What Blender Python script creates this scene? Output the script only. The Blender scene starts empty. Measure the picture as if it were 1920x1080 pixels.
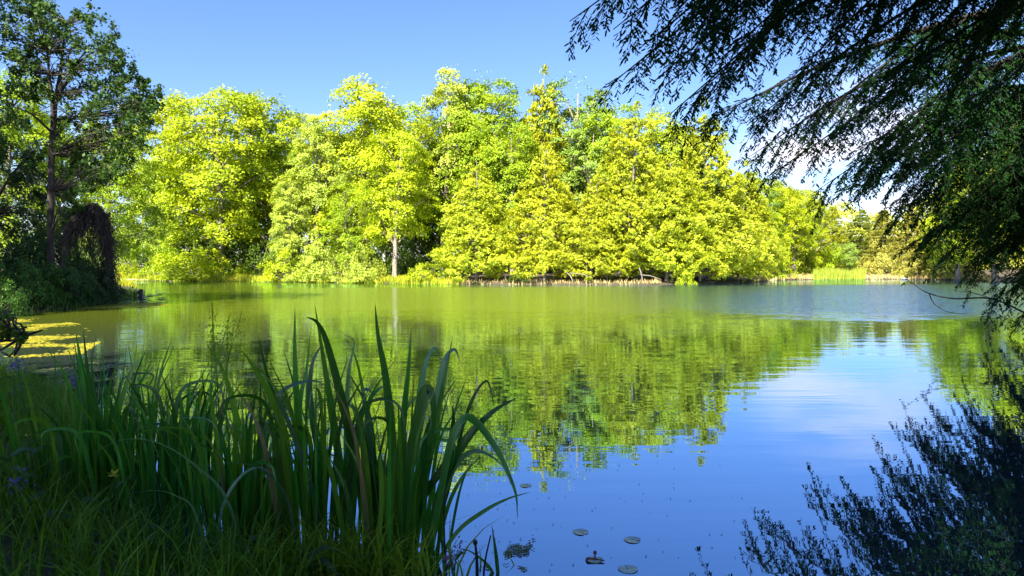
import bpy, math, random
import numpy as np
from mathutils import Vector

sc = bpy.context.scene
COL = sc.collection
rad = math.radians

# ------------------------------------------------------------------ camera
F = 1274.0                       # focal length in photo pixels (1920 wide)
CAM = np.array([0.0, 0.0, 1.5])
PITCH = math.atan(35.0 / F)
cam = bpy.data.cameras.new('camera')
cam.sensor_width = 36.0
cam.lens = 36.0 * F / 1920.0
cam.clip_start = 0.05
cam.clip_end = 9000
camo = bpy.data.objects.new('camera', cam)
COL.objects.link(camo)
camo.location = CAM
camo.rotation_euler = (math.pi / 2 - PITCH, 0, 0)
sc.camera = camo

# ------------------------------------------------------------------ light
SUN_EL, SUN_AZ = 41.0, 204.0     # azimuth clockwise from +Y
EXPOSURE = 2.0
sc.view_settings.view_transform = 'Standard'
sc.view_settings.look = 'None'
sc.view_settings.exposure = EXPOSURE
sc.view_settings.gamma = 1.0
w = bpy.data.worlds.new('World')
sc.world = w
w.use_nodes = True
nt = w.node_tree
bg = nt.nodes['Background']
sky = nt.nodes.new('ShaderNodeTexSky')
sky.sky_type = 'NISHITA'
sky.sun_disc = False
sky.sun_elevation = rad(SUN_EL)
sky.sun_rotation = rad(SUN_AZ)
sky.air_density = 1.0
sky.dust_density = 0.5
sky.ozone_density = 3.0
hs = nt.nodes.new('ShaderNodeHueSaturation')
hs.inputs['Saturation'].default_value = 1.15
hs.inputs['Value'].default_value = 1.0
nt.links.new(sky.outputs[0], hs.inputs['Color'])
# thin low cloud in the right-hand part of the sky
tc = nt.nodes.new('ShaderNodeTexCoord')
mp = nt.nodes.new('ShaderNodeMapping')
mp.inputs['Scale'].default_value = (2.2, 2.2, 11.0)
nz = nt.nodes.new('ShaderNodeTexNoise')
nz.inputs['Scale'].default_value = 2.6
nz.inputs['Detail'].default_value = 5
nt.links.new(tc.outputs['Generated'], mp.inputs['Vector'])
nt.links.new(mp.outputs[0], nz.inputs['Vector'])
rp = nt.nodes.new('ShaderNodeMapRange')
rp.inputs['From Min'].default_value = 0.36
rp.inputs['From Max'].default_value = 0.62
nt.links.new(nz.outputs['Fac'], rp.inputs['Value'])
ds = nt.nodes.new('ShaderNodeVectorMath')
ds.operation = 'DISTANCE'
ds.inputs[1].default_value = (0.43, 0.89, 0.115)
nt.links.new(tc.outputs['Generated'], ds.inputs[0])
fall = nt.nodes.new('ShaderNodeMapRange')
fall.interpolation_type = 'SMOOTHSTEP'
fall.inputs['From Min'].default_value = 0.17
fall.inputs['From Max'].default_value = 0.05
nt.links.new(ds.outputs['Value'], fall.inputs['Value'])
ml = nt.nodes.new('ShaderNodeMath')
ml.operation = 'MULTIPLY'
nt.links.new(rp.outputs[0], ml.inputs[0])
nt.links.new(fall.outputs[0], ml.inputs[1])
mx = nt.nodes.new('ShaderNodeMix')
mx.data_type = 'RGBA'
mx.inputs['B'].default_value = (5.8, 5.4, 5.8, 1)
nt.links.new(ml.outputs[0], mx.inputs['Factor'])
cb = nt.nodes.new('ShaderNodeMix')
cb.data_type = 'RGBA'
cb.blend_type = 'MULTIPLY'
cb.inputs['Factor'].default_value = 1
cb.inputs['B'].default_value = (0.86, 0.81, 0.95, 1)
nt.links.new(hs.outputs['Color'], cb.inputs['A'])
nt.links.new(cb.outputs['Result'], mx.inputs['A'])
nt.links.new(mx.outputs['Result'], bg.inputs['Color'])
bg.inputs['Strength'].default_value = 0.07

sun = bpy.data.lights.new('sun', 'SUN')
sun.energy = 5.0
sun.angle = rad(0.55)
sun.color = (1.0, 0.93, 0.80)
suno = bpy.data.objects.new('sun', sun)
COL.objects.link(suno)
sd = Vector((math.sin(rad(SUN_AZ)) * math.cos(rad(SUN_EL)),
             math.cos(rad(SUN_AZ)) * math.cos(rad(SUN_EL)), math.sin(rad(SUN_EL))))
suno.rotation_euler = sd.to_track_quat('Z', 'Y').to_euler()
suno.location = (-20, -30, 60)

# ------------------------------------------------------------------ helpers
def P(px, py, d):
    """point that stands at depth d (metres along +Y) in the direction of photo pixel px,py"""
    ca, sa = math.cos(PITCH), math.sin(PITCH)
    u, v = px - 960.0, 540.0 - py
    y = F * ca + v * sa
    k = d / y
    return np.array([CAM[0] + u * k, CAM[1] + d, CAM[2] + (v * ca - F * sa) * k])

def nrm(a):
    return a / np.maximum(np.linalg.norm(a, axis=-1, keepdims=True), 1e-9)

def sstep(a, b, x):
    t = np.clip((x - a) / (b - a), 0, 1)
    return t * t * (3 - 2 * t)

def _hash(ix, iy, s):
    h = (ix.astype(np.int64) * 374761393 + iy.astype(np.int64) * 668265263 + s * 974711) & 0x7fffffff
    h = ((h ^ (h >> 13)) * 1274126177) & 0x7fffffff
    return ((h ^ (h >> 16)) & 0xffff) / 65535.0

def vnoise(x, y, s=0):
    ix, iy = np.floor(x), np.floor(y)
    fx, fy = x - ix, y - iy
    fx, fy = fx * fx * (3 - 2 * fx), fy * fy * (3 - 2 * fy)
    a, b = _hash(ix, iy, s), _hash(ix + 1, iy, s)
    c, d = _hash(ix, iy + 1, s), _hash(ix + 1, iy + 1, s)
    return (a * (1 - fx) + b * fx) * (1 - fy) + (c * (1 - fx) + d * fx) * fy

def fbm(x, y, s=0, o=3):
    r, a, t = 0, 0.5, 0
    for i in range(o):
        r = r + a * vnoise(x * 2 ** i, y * 2 ** i, s + i * 7)
        t += a
        a *= 0.5
    return r / t

class MB:
    """collects vertices and polygons of one mesh"""
    def __init__(s):
        s.v, s.f, s.n, s.sz = [], [], 0, []
    def add(s, V, Fc):
        V = np.asarray(V, float).reshape(-1, 3)
        Fc = np.asarray(Fc, np.int64)
        s.v.append(V)
        s.f.append((Fc + s.n).ravel())
        s.sz.append(np.full(Fc.shape[0], Fc.shape[1]))
        s.n += len(V)
    def quads(s, Q):
        Q = np.asarray(Q).reshape(-1, 4, 3)
        s.add(Q.reshape(-1, 3), np.arange(len(Q) * 4).reshape(-1, 4))
    def tube(s, pts, radii, k=6, cap=True):
        pts = np.asarray(pts, float)
        n = len(pts)
        radii = np.broadcast_to(np.asarray(radii, float), (n,))
        T = nrm(np.gradient(pts, axis=0))
        ref = np.array([0.31, 0.17, 0.93]) if abs(T[0][2]) < 0.8 else np.array([0.95, 0.2, 0.1])
        A = nrm(np.cross(T, ref))
        B = np.cross(T, A)
        an = np.arange(k) * 2 * math.pi / k
        V = pts[:, None] + radii[:, None, None] * (A[:, None] * np.cos(an)[None, :, None] + B[:, None] * np.sin(an)[None, :, None])
        i = np.arange(n - 1)[:, None] * k
        j = np.arange(k)[None]
        j2 = (j + 1) % k
        Fc = np.stack([i + j, i + j2, i + k + j2, i + k + j], -1).reshape(-1, 4)
        s.add(V.reshape(-1, 3), Fc)
        if cap:
            s.f.append((np.arange(k) + s.n - k))
            s.sz.append(np.array([k]))
    def mesh(s, name, mat, smooth=False):
        me = bpy.data.meshes.new(name)
        V = np.concatenate(s.v)
        L = np.concatenate(s.f)
        S = np.concatenate(s.sz)
        me.vertices.add(len(V))
        me.vertices.foreach_set('co', V.astype(np.float32).ravel())
        me.loops.add(len(L))
        me.loops.foreach_set('vertex_index', L.astype(np.int32))
        me.polygons.add(len(S))
        st = np.concatenate([[0], np.cumsum(S)[:-1]])
        me.polygons.foreach_set('loop_start', st.astype(np.int32))
        if smooth:
            me.polygons.foreach_set('use_smooth', np.ones(len(S), bool))
        if getattr(s, 'along', None) is not None:
            at = me.attributes.new('along', 'FLOAT', 'POINT')
            at.data.foreach_set('value', s.along.astype(np.float32))
        me.update(calc_edges=True)
        me.validate()
        if mat:
            me.materials.append(mat)
        return me
    def obj(s, name, mat, parent=None, smooth=False):
        return link(name, s.mesh(name, mat, smooth), parent)

def link(name, data, parent=None, loc=None):
    o = bpy.data.objects.new(name, data)
    COL.objects.link(o)
    if parent is not None:
        o.parent = parent
    if loc is not None:
        o.location = loc
    return o

def tag(o, label=None, cat=None, group=None, kind=None):
    if label: o['label'] = label
    if cat: o['category'] = cat
    if group: o['group'] = group
    if kind: o['kind'] = kind
    return o

def empty(name, loc, label, cat, group=None):
    o = link(name, None, None, loc)
    o.empty_display_size = 0.2
    return tag(o, label, cat, group)

def catmull(pts, n):
    pts = np.asarray(pts, float)
    Q = np.vstack([2 * pts[0] - pts[1], pts, 2 * pts[-1] - pts[-2]])
    m = len(pts) - 1
    ts = np.linspace(0, m - 1e-6, n)
    i = ts.astype(int)
    t = (ts - i)[:, None]
    p0, p1, p2, p3 = Q[i], Q[i + 1], Q[i + 2], Q[i + 3]
    return 0.5 * (2 * p1 + (p2 - p0) * t + (2 * p0 - 5 * p1 + 4 * p2 - p3) * t ** 2 + (3 * p1 - p0 - 3 * p2 + p3) * t ** 3)

# ------------------------------------------------------------------ materials
def mat_new(name):
    m = bpy.data.materials.new(name)
    m.use_nodes = True
    t = m.node_tree
    for n in list(t.nodes):
        if n.type != 'OUTPUT_MATERIAL':
            t.nodes.remove(n)
    return m, t, t.nodes['Material Output']

def leaf_mat(name, col=None, trans=0.3, rough=0.55, var=0.35, hue=0.02, spec=0.25, transtint=(1.15, 1.2, 0.5), patch=1.2):
    """foliage: per-leaf and per-branch colour variation over the plant's own tint (object colour)"""
    m, t, out = mat_new(name)
    N, Lk = t.nodes, t.links
    if col is None:
        oi = N.new('ShaderNodeObjectInfo')
        base = oi.outputs['Color']
    else:
        r = N.new('ShaderNodeRGB')
        r.outputs[0].default_value = (*col, 1)
        base = r.outputs[0]
    geo = N.new('ShaderNodeNewGeometry')
    tcn = N.new('ShaderNodeTexCoord')
    no = N.new('ShaderNodeTexNoise')
    no.inputs['Scale'].default_value = patch
    Lk.new(tcn.outputs['Object'], no.inputs['Vector'])
    ad = N.new('ShaderNodeMath'); ad.operation = 'ADD'
    Lk.new(geo.outputs['Random Per Island'], ad.inputs[0])
    Lk.new(no.outputs['Fac'], ad.inputs[1])
    mr = N.new('ShaderNodeMapRange')
    mr.inputs['From Min'].default_value = 0.2
    mr.inputs['From Max'].default_value = 1.8
    mr.inputs['To Min'].default_value = 1 - var
    mr.inputs['To Max'].default_value = 1 + var
    Lk.new(ad.outputs[0], mr.inputs['Value'])
    mh = N.new('ShaderNodeMapRange')
    mh.inputs['To Min'].default_value = 0.5 + hue
    mh.inputs['To Max'].default_value = 0.5 - hue
    Lk.new(no.outputs['Fac'], mh.inputs['Value'])
    h = N.new('ShaderNodeHueSaturation')
    Lk.new(mh.outputs[0], h.inputs['Hue'])
    Lk.new(mr.outputs[0], h.inputs['Value'])
    Lk.new(base, h.inputs['Color'])
    b = N.new('ShaderNodeBsdfPrincipled')
    b.inputs['Roughness'].default_value = rough
    b.inputs['Specular IOR Level'].default_value = spec
    Lk.new(h.outputs[0], b.inputs['Base Color'])
    if trans > 0:
        tt = N.new('ShaderNodeMix'); tt.data_type = 'RGBA'; tt.blend_type = 'MULTIPLY'
        tt.inputs['Factor'].default_value = 1
        tt.inputs['B'].default_value = (*transtint, 1)
        Lk.new(h.outputs[0], tt.inputs['A'])
        tr = N.new('ShaderNodeBsdfTranslucent')
        Lk.new(tt.outputs['Result'], tr.inputs['Color'])
        ms = N.new('ShaderNodeMixShader')
        ms.inputs[0].default_value = trans
        Lk.new(b.outputs[0], ms.inputs[1])
        Lk.new(tr.outputs[0], ms.inputs[2])
        Lk.new(ms.outputs[0], out.inputs[0])
    else:
        Lk.new(b.outputs[0], out.inputs[0])
    return m

def noise_mat(name, c1, c2, scale=3, stretch=(1, 1, 1), rough=0.85, bump=0.0, c3=None, detail=5, spec=0.3):
    m, t, out = mat_new(name)
    N, Lk = t.nodes, t.links
    tcn = N.new('ShaderNodeTexCoord')
    mpn = N.new('ShaderNodeMapping')
    mpn.inputs['Scale'].default_value = stretch
    Lk.new(tcn.outputs['Object'], mpn.inputs['Vector'])
    no = N.new('ShaderNodeTexNoise')
    no.inputs['Scale'].default_value = scale
    no.inputs['Detail'].default_value = detail
    no.inputs['Roughness'].default_value = 0.65
    Lk.new(mpn.outputs[0], no.inputs['Vector'])
    cr = N.new('ShaderNodeValToRGB')
    cr.color_ramp.elements[0].position = 0.35
    cr.color_ramp.elements[0].color = (*c1, 1)
    cr.color_ramp.elements[1].position = 0.65
    cr.color_ramp.elements[1].color = (*c2, 1)
    if c3:
        e = cr.color_ramp.elements.new(0.75)
        e.color = (*c3, 1)
    Lk.new(no.outputs['Fac'], cr.inputs[0])
    b = N.new('ShaderNodeBsdfPrincipled')
    b.inputs['Roughness'].default_value = rough
    b.inputs['Specular IOR Level'].default_value = spec
    Lk.new(cr.outputs[0], b.inputs['Base Color'])
    if bump:
        bp = N.new('ShaderNodeBump')
        bp.inputs['Strength'].default_value = 1
        bp.inputs['Distance'].default_value = bump
        Lk.new(no.outputs['Fac'], bp.inputs['Height'])
        Lk.new(bp.outputs[0], b.inputs['Normal'])
    Lk.new(b.outputs[0], out.inputs[0])
    return m

M_LEAF = leaf_mat('tree_foliage', trans=0.31, var=0.44, hue=0.030, patch=0.35, transtint=(1.25, 1.25, 0.4))
M_CEDAR = leaf_mat('cedar_foliage', trans=0.30, var=0.42, hue=0.018, patch=0.5, transtint=(1.25, 1.25, 0.5))
M_SHRUB = leaf_mat('shrub_foliage', trans=0.38, var=0.38, hue=0.02, patch=0.8, transtint=(1.3, 1.3, 0.5))
M_HEM = leaf_mat('hemlock_needles', (0.017, 0.055, 0.013), trans=0.3, var=0.5, rough=0.7, spec=0.05, patch=1.0)
M_IRIS = leaf_mat('iris_leaf', None, trans=0.30, var=0.35, rough=0.30, spec=0.6, patch=3, hue=0.03, transtint=(1.1, 1.5, 0.4))
def iris_detail(m):
    # lengthwise veins, and dry brown tips that reach further down on some leaves
    N, Lk = m.node_tree.nodes, m.node_tree.links
    b = [n for n in N if n.type == 'BSDF_PRINCIPLED'][0]
    src = b.inputs['Base Color'].links[0].from_socket
    tcn = N.new('ShaderNodeTexCoord')
    mpn = N.new('ShaderNodeMapping'); mpn.inputs['Scale'].default_value = (160, 160, 2.5)
    Lk.new(tcn.outputs['Object'], mpn.inputs['Vector'])
    no = N.new('ShaderNodeTexNoise'); no.inputs['Scale'].default_value = 1.0
    Lk.new(mpn.outputs[0], no.inputs['Vector'])
    mr = N.new('ShaderNodeMapRange')
    mr.inputs['From Min'].default_value = .3; mr.inputs['From Max'].default_value = .7
    mr.inputs['To Min'].default_value = .65; mr.inputs['To Max'].default_value = 1.4
    Lk.new(no.outputs['Fac'], mr.inputs['Value'])
    vm = N.new('ShaderNodeVectorMath'); vm.operation = 'SCALE'
    Lk.new(src, vm.inputs[0]); Lk.new(mr.outputs[0], vm.inputs['Scale'])
    at = N.new('ShaderNodeAttribute'); at.attribute_name = 'along'
    oi = N.new('ShaderNodeObjectInfo')
    a1 = N.new('ShaderNodeMath'); a1.operation = 'MULTIPLY_ADD'; a1.inputs[1].default_value = .22; a1.inputs[2].default_value = -1.10
    Lk.new(oi.outputs['Random'], a1.inputs[0])
    a2 = N.new('ShaderNodeMath'); a2.operation = 'ADD'
    Lk.new(at.outputs['Fac'], a2.inputs[0]); Lk.new(a1.outputs[0], a2.inputs[1])
    a3 = N.new('ShaderNodeMapRange'); a3.inputs['From Min'].default_value = 0; a3.inputs['From Max'].default_value = .06
    Lk.new(a2.outputs[0], a3.inputs['Value'])
    mxn = N.new('ShaderNodeMix'); mxn.data_type = 'RGBA'; mxn.inputs['B'].default_value = (.16, .11, .045, 1)
    Lk.new(a3.outputs[0], mxn.inputs['Factor']); Lk.new(vm.outputs[0], mxn.inputs['A'])
    Lk.new(mxn.outputs['Result'], b.inputs['Base Color'])
iris_detail(M_IRIS)
M_GRASS = leaf_mat('bank_grass_blade', (0.115, 0.230, 0.014), trans=0.3, var=0.5, rough=0.5, patch=2.5, hue=0.04)
M_BARK = noise_mat('bark_grey', (0.10, 0.085, 0.07), (0.26, 0.22, 0.18), 5, (1, 1, 0.25), bump=0.02)
M_BARKP = noise_mat('bark_pale', (0.14, 0.11, 0.085), (0.36, 0.29, 0.22), 4, (1, 1, 0.3), bump=0.02)
M_BARKD = noise_mat('bark_dark', (0.03, 0.026, 0.022), (0.09, 0.075, 0.062), 6, (1, 1, 0.2), bump=0.02)
M_BOUGH = noise_mat('bough_bark', (0.012, 0.010, 0.009), (0.040, 0.033, 0.028), 6)
M_DEAD = noise_mat('dead_twigs', (0.020, 0.016, 0.014), (0.065, 0.050, 0.042), 4)

# ------------------------------------------------------------------ shoreline and ground
def shore_pt(px, d):
    return ((px - 960) / F * d, d)

SHORE = [(0.9, 2.3), (0.1, 2.7), (-0.5, 3.1), (-1.1, 3.25), (-1.75, 3.35), (-2.2, 3.8), (-3.0, 4.9), (-4.0, 6.4), (-5.6, 8.2),
         (-8.2, 10.2), (-12.5, 12.0), (-15.8, 16.5), (-17.2, 21), (-16.6, 25), (-17.6, 30), (-20.5, 37), (-27, 50), (-44, 72)]
SHORE += [shore_pt(*a) for a in [(215, 90), (300, 87), (480, 84), (600, 78), (740, 72), (900, 68), (1010, 66.5), (1100, 66),
                                 (1250, 67.5), (1340, 71), (1400, 77), (1440, 88), (1480, 98), (1600, 104), (1700, 104), (1790, 96), (1850, 88)]]
SHORE += [(57, 74), (46, 58), (33, 41), (21.5, 26.5), (17, 20), (13.2, 15.0), (9.0, 9.4), (6.0, 5.4), (3.6, 3.0)]
SH = np.array(SHORE)

def sdist(x, y):
    """distance from the shoreline, positive on land"""
    x, y = np.asarray(x, float), np.asarray(y, float)
    best = np.full(x.shape, 1e18)
    ins = np.zeros(x.shape, bool)
    n = len(SH)
    for i in range(n):
        a, b = SH[i], SH[(i + 1) % n]
        e = b - a
        t = np.clip(((x - a[0]) * e[0] + (y - a[1]) * e[1]) / (e @ e), 0, 1)
        d2 = (x - a[0] - t * e[0]) ** 2 + (y - a[1] - t * e[1]) ** 2
        best = np.minimum(best, d2)
        c = (a[1] > y) != (b[1] > y)
        xi = a[0] + (y - a[1]) * e[0] / (e[1] if abs(e[1]) > 1e-9 else 1e-9)
        ins ^= c & (x < xi)
    d = np.sqrt(best)
    return np.where(ins, -d, d)

def gz(x, y):
    x, y = np.asarray(x, float), np.asarray(y, float)
    s = sdist(x, y)
    far = sstep(30, 60, y)
    s2 = s + (fbm(x * 0.9, y * 0.9, 3) - 0.5) * (0.5 + 1.6 * far)
    z = 0.16 * sstep(0, 0.7, s2) + 0.35 * sstep(0.4, 6, s2) + np.minimum(1.6, 0.022 * np.maximum(0, s - 4))
    z = z + 0.10 * (fbm(x * 1.3, y * 1.3, 11) - 0.4) * sstep(0.3, 2, s)
    z = np.where(s2 < 0, np.maximum(-0.9, s2 * 0.35) - 0.01, z)
    return z

def gz1(x, y):
    return float(gz(np.array([x]), np.array([y]))[0])

xs = np.concatenate([[-4000, -2000, -900, -450], np.arange(-260, -62, 9), np.arange(-60, -10, 1.0), np.arange(-10, 6, 0.22), np.arange(6, 74, 1.0), np.arange(75, 260, 9), [450, 900, 2000, 4000]])
ys = np.concatenate([[-4000, -2000, -900, -400], np.arange(-200, -22, 10), np.arange(-20, -3, 1.0), np.arange(-3, 15, 0.22), np.arange(15, 112, 1.0), np.arange(112, 300, 8), [450, 900, 2000, 4000]])
X, Y = np.meshgrid(xs, ys)
Z = gz(X, Y)
g = MB()
nx, ny = len(xs), len(ys)
i = np.arange(ny - 1)[:, None] * nx + np.arange(nx - 1)[None]
g.add(np.stack([X, Y, Z], -1), np.stack([i, i + 1, i + nx + 1, i + nx], -1).reshape(-1, 4))
M_GROUND = noise_mat('forest_floor', (0.045, 0.032, 0.022), (0.11, 0.085, 0.05), 0.9, rough=0.95, c3=(0.08, 0.11, 0.025), bump=0.05, detail=8)
tag(g.obj('ground', M_GROUND, smooth=True), kind='structure')

# ------------------------------------------------------------------ water
def water_mat():
    m, t, out = mat_new('pond_water')
    N, Lk = t.nodes, t.links
    tcn = N.new('ShaderNodeTexCoord')
    sp = N.new('ShaderNodeSeparateXYZ')
    Lk.new(tcn.outputs['Object'], sp.inputs[0])
    big = N.new('ShaderNodeTexNoise')
    big.inputs['Scale'].default_value = 0.09
    big.inputs['Detail'].default_value = 3
    Lk.new(tcn.outputs['Object'], big.inputs['Vector'])
    def math_(op, a, b=None, c=None):
        n = N.new('ShaderNodeMath'); n.operation = op
        for k, v in enumerate((a, b, c)):
            if v is None: continue
            if isinstance(v, (int, float)): n.inputs[k].default_value = v
            else: Lk.new(v, n.inputs[k])
        return n.outputs[0]
    def ss(v, a, b):
        n = N.new('ShaderNodeMapRange'); n.interpolation_type = 'SMOOTHSTEP'
        n.inputs['From Min'].default_value = a
        n.inputs['From Max'].default_value = b
        Lk.new(v, n.inputs['Value'])
        return n.outputs[0]
    yw = math_('ADD', sp.outputs['Y'], math_('MULTIPLY', math_('SUBTRACT', big.outputs['Fac'], 0.5), 12.0))
    # breeze-ruffled band out on the pond
    sm = N.new('ShaderNodeTexNoise')
    sm.inputs['Scale'].default_value = 0.6
    sm.inputs['Detail'].default_value = 3
    Lk.new(tcn.outputs['Object'], sm.inputs['Vector'])
    near = ss(math_('ADD', yw, math_('MULTIPLY', math_('SUBTRACT', sm.outputs['Fac'], 0.5), 9.0)), 17.0, 27.0)
    # the calm strip ends at the far bank
    far = ss(math_('ADD', sp.outputs['Y'], math_('MULTIPLY', sp.outputs['X'], -0.25)), 62.0, 54.0)
    left = ss(math_('ADD', sp.outputs['X'], math_('MULTIPLY', sp.outputs['Y'], 0.30)), -6.0, 3.0)
    wind = math_('MULTIPLY', math_('MULTIPLY', near, far), left)
    calm = ss(sp.outputs['Y'], 3.0, 13.0)
    def wave(scale, stretch, rot, detail=2):
        mpn = N.new('ShaderNodeMapping')
        mpn.inputs['Scale'].default_value = stretch
        mpn.inputs['Rotation'].default_value = (0, 0, rad(rot))
        Lk.new(tcn.outputs['Object'], mpn.inputs['Vector'])
        no = N.new('ShaderNodeTexNoise')
        no.inputs['Scale'].default_value = scale
        no.inputs['Detail'].default_value = detail
        Lk.new(mpn.outputs[0], no.inputs['Vector'])
        return no.outputs['Fac']
    fine = wave(2.6, (0.55, 1.6, 1), 12, 2)
    swell = wave(1.15, (0.32, 2.0, 1), -6, 3)
    green_side = ss(math_('ADD', sp.outputs['X'], math_('MULTIPLY', sp.outputs['Y'], -0.12)), 9.0, -2.0)
    gust = math_('MULTIPLY', wind, math_('MULTIPLY_ADD', green_side, -0.060, 0.086))
    a_f = math_('ADD', gust, math_('MULTIPLY', calm, 0.0011))
    a_s = math_('ADD', math_('MULTIPLY', wind, 0.02), math_('MULTIPLY_ADD', calm, 0.0038, 0.0016))
    hgt = math_('ADD', math_('MULTIPLY', fine, a_f), math_('MULTIPLY', swell, a_s))
    bp = N.new('ShaderNodeBump')
    bp.inputs['Strength'].default_value = 1
    bp.inputs['Distance'].default_value = 1
    Lk.new(hgt, bp.inputs['Height'])
    gl = N.new('ShaderNodeBsdfGlossy')
    gl.inputs['Color'].default_value = (0.60, 0.79, 1.0, 1)
    Lk.new(math_('MULTIPLY_ADD', wind, 0.10, 0.012), gl.inputs['Roughness'])
    Lk.new(bp.outputs[0], gl.inputs['Normal'])
    # murky green at left and middle; bluer right stands in for reflected sky
    dc = N.new('ShaderNodeMix'); dc.data_type = 'RGBA'
    dc.inputs['A'].default_value = (0.020, 0.034, 0.046, 1)
    dc.inputs['B'].default_value = (0.145, 0.185, 0.014, 1)
    Lk.new(math_('MULTIPLY', green_side, ss(sp.outputs['Y'], 7.0, 24.0)), dc.inputs['Factor'])
    df = N.new('ShaderNodeBsdfDiffuse')
    Lk.new(dc.outputs['Result'], df.inputs['Color'])
    fr = N.new('ShaderNodeFresnel')
    fr.inputs['IOR'].default_value = 1.45
    Lk.new(bp.outputs[0], fr.inputs['Normal'])
    fac = math_('MULTIPLY', math_('MULTIPLY_ADD', fr.outputs[0], 0.46, 0.47), math_('MULTIPLY_ADD', math_('MULTIPLY', wind, green_side), -0.34, 1.0))
    ms = N.new('ShaderNodeMixShader')
    Lk.new(fac, ms.inputs[0])
    Lk.new(df.outputs[0], ms.inputs[1])
    Lk.new(gl.outputs[0], ms.inputs[2])
    Lk.new(ms.outputs[0], out.inputs[0])
    return m

wm = MB()
wx = np.linspace(-75, 85, 9)
wy = np.linspace(-1, 118, 8)
WX, WY = np.meshgrid(wx, wy)
i = np.arange(7)[:, None] * 9 + np.arange(8)[None]
wm.add(np.stack([WX, WY, WX * 0], -1), np.stack([i, i + 1, i + 10, i + 9], -1).reshape(-1, 4))
tag(wm.obj('water', water_mat()), kind='structure')

# ------------------------------------------------------------------ foliage generators
def leaf_quads(rng, Pt, Nm, L, W, updir=None, jitter=0.6):
    """small rhombic leaves at Pt facing roughly Nm"""
    n = len(Pt)
    Nn = nrm(Nm + rng.normal(0, jitter, (n, 3)))
    r = rng.normal(0, 1, (n, 3))
    if updir is not None:
        r = r * 0.6 + updir
    T = nrm(r - Nn * np.sum(r * Nn, 1, keepdims=True))
    B = np.cross(Nn, T)
    s = rng.uniform(0.7, 1.25, (n, 1))
    l, ww = L * s / 2, W * s / 2
    return np.stack([Pt - T * l, Pt + B * ww - T * l * 0.1, Pt + T * l, Pt - B * ww - T * l * 0.1], 1)

def pad_points(rng, c, out, R, n, flat=0.3):
    """n points in a flattened, slightly drooping spray of radius R centred on c"""
    a = rng.uniform(0, 2 * math.pi, n)
    r = np.sqrt(rng.uniform(0.02, 1, n)) * R * (0.75 + 0.25 * np.cos(3 * a + rng.uniform(0, 6)))
    up = nrm(np.array([0, 0, 1.0]) + 0.55 * out)
    t = nrm(np.cross(up, np.array([0.3, 0.9, 0.2])))
    b = np.cross(up, t)
    h = rng.normal(0, flat * 0.5, n) * R - 0.30 * r * r / R
    return c + t * (r * np.cos(a))[:, None] + b * (r * np.sin(a))[:, None] + up * h[:, None], np.broadcast_to(up, (n, 3))

def make_broadleaf(seed, H=20.0, R=5.0, base=0.18, lobes=15, pads=12, leaves=84, leaf=0.26, shape=0.74, airy=0.0, padR=1.15):
    rng = np.random.default_rng(seed)
    tr, cr = MB(), MB()
    zb = base * H
    lean = rng.normal(0, 0.02, 2)
    tp = [np.array([lean[0] * z + 0.12 * math.sin(z * 0.5 + seed), lean[1] * z + 0.1 * math.cos(z * 0.4 + seed), z]) for z in np.linspace(-0.4, H * 0.86, 12)]
    r0 = 0.0155 * H
    tr.tube(tp, r0 * np.linspace(1.15, 0.18, 12) * np.array([1.25] + [1] * 11), 8)
    Q = []
    for k in range(lobes):
        t = (k + 0.5) / lobes
        t = t ** 0.85
        zc = zb + (H * 0.90 - zb) * t
        prof = 0.70 + 0.30 * t / 0.35 if t < 0.35 else math.sqrt(max(0.05, 1 - ((t - 0.35) / shape) ** 2))
        az = k * 2.39996 + rng.uniform(-0.5, 0.5)
        rc = R * prof * rng.uniform(0.42, 0.70)
        c = np.array([math.cos(az) * rc, math.sin(az) * rc, zc])
        st = tp[int(np.clip(zc * 0.80 / (H * 0.86) * 11, 1, 11))]
        mid = (st + c) / 2 + np.array([0, 0, 0.3])
        tr.tube(catmull([st, mid, c], 6), np.linspace(r0 * 0.38, r0 * 0.08, 6), 5)
        lr = R * rng.uniform(0.30, 0.44) * (0.65 + 0.35 * prof)
        for j in range(pads):
            d = nrm(rng.normal(0, 1, 3) + np.array([math.cos(az) * 0.55, math.sin(az) * 0.55, 0.30]))
            q = c + d * lr * np.array([1.1, 1.1, 0.85]) * rng.uniform(0.62, 1.05)
            if q[2] > H: q[2] = H - rng.uniform(0, .4)
            if airy and rng.random() < airy: continue
            outw = nrm(np.array([q[0], q[1], 0.0]) + 1e-6)
            Rp = padR * rng.uniform(0.65, 1.25)
            pts, nm = pad_points(rng, q, outw, Rp, leaves)
            Q.append(leaf_quads(rng, pts, nm + 0.35 * outw, leaf, leaf * 0.68, jitter=0.55))
            if j % 3 == 0:
                tr.tube([c, (c + q) / 2 + rng.normal(0, .1, 3), q], [r0 * 0.09, r0 * 0.06, r0 * 0.03], 3, False)
    # sparse inner leaves and a ragged leader
    n = lobes * 26
    zz = rng.uniform(zb, H * 0.97, n)
    aa = rng.uniform(0, 6.283, n)
    rr = R * 0.75 * np.sqrt(rng.uniform(0, 1, n)) * np.sin(np.pi * np.clip((zz - zb) / (H - zb), 0.08, 0.93)) ** 0.8
    pts = np.stack([rr * np.cos(aa), rr * np.sin(aa), zz], 1)
    Q.append(leaf_quads(rng, pts, np.tile([0, 0, 1.0], (n, 1)), leaf, leaf * 0.7, jitter=0.9))
    cr.quads(np.concatenate(Q))
    return tr, cr, H

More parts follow.
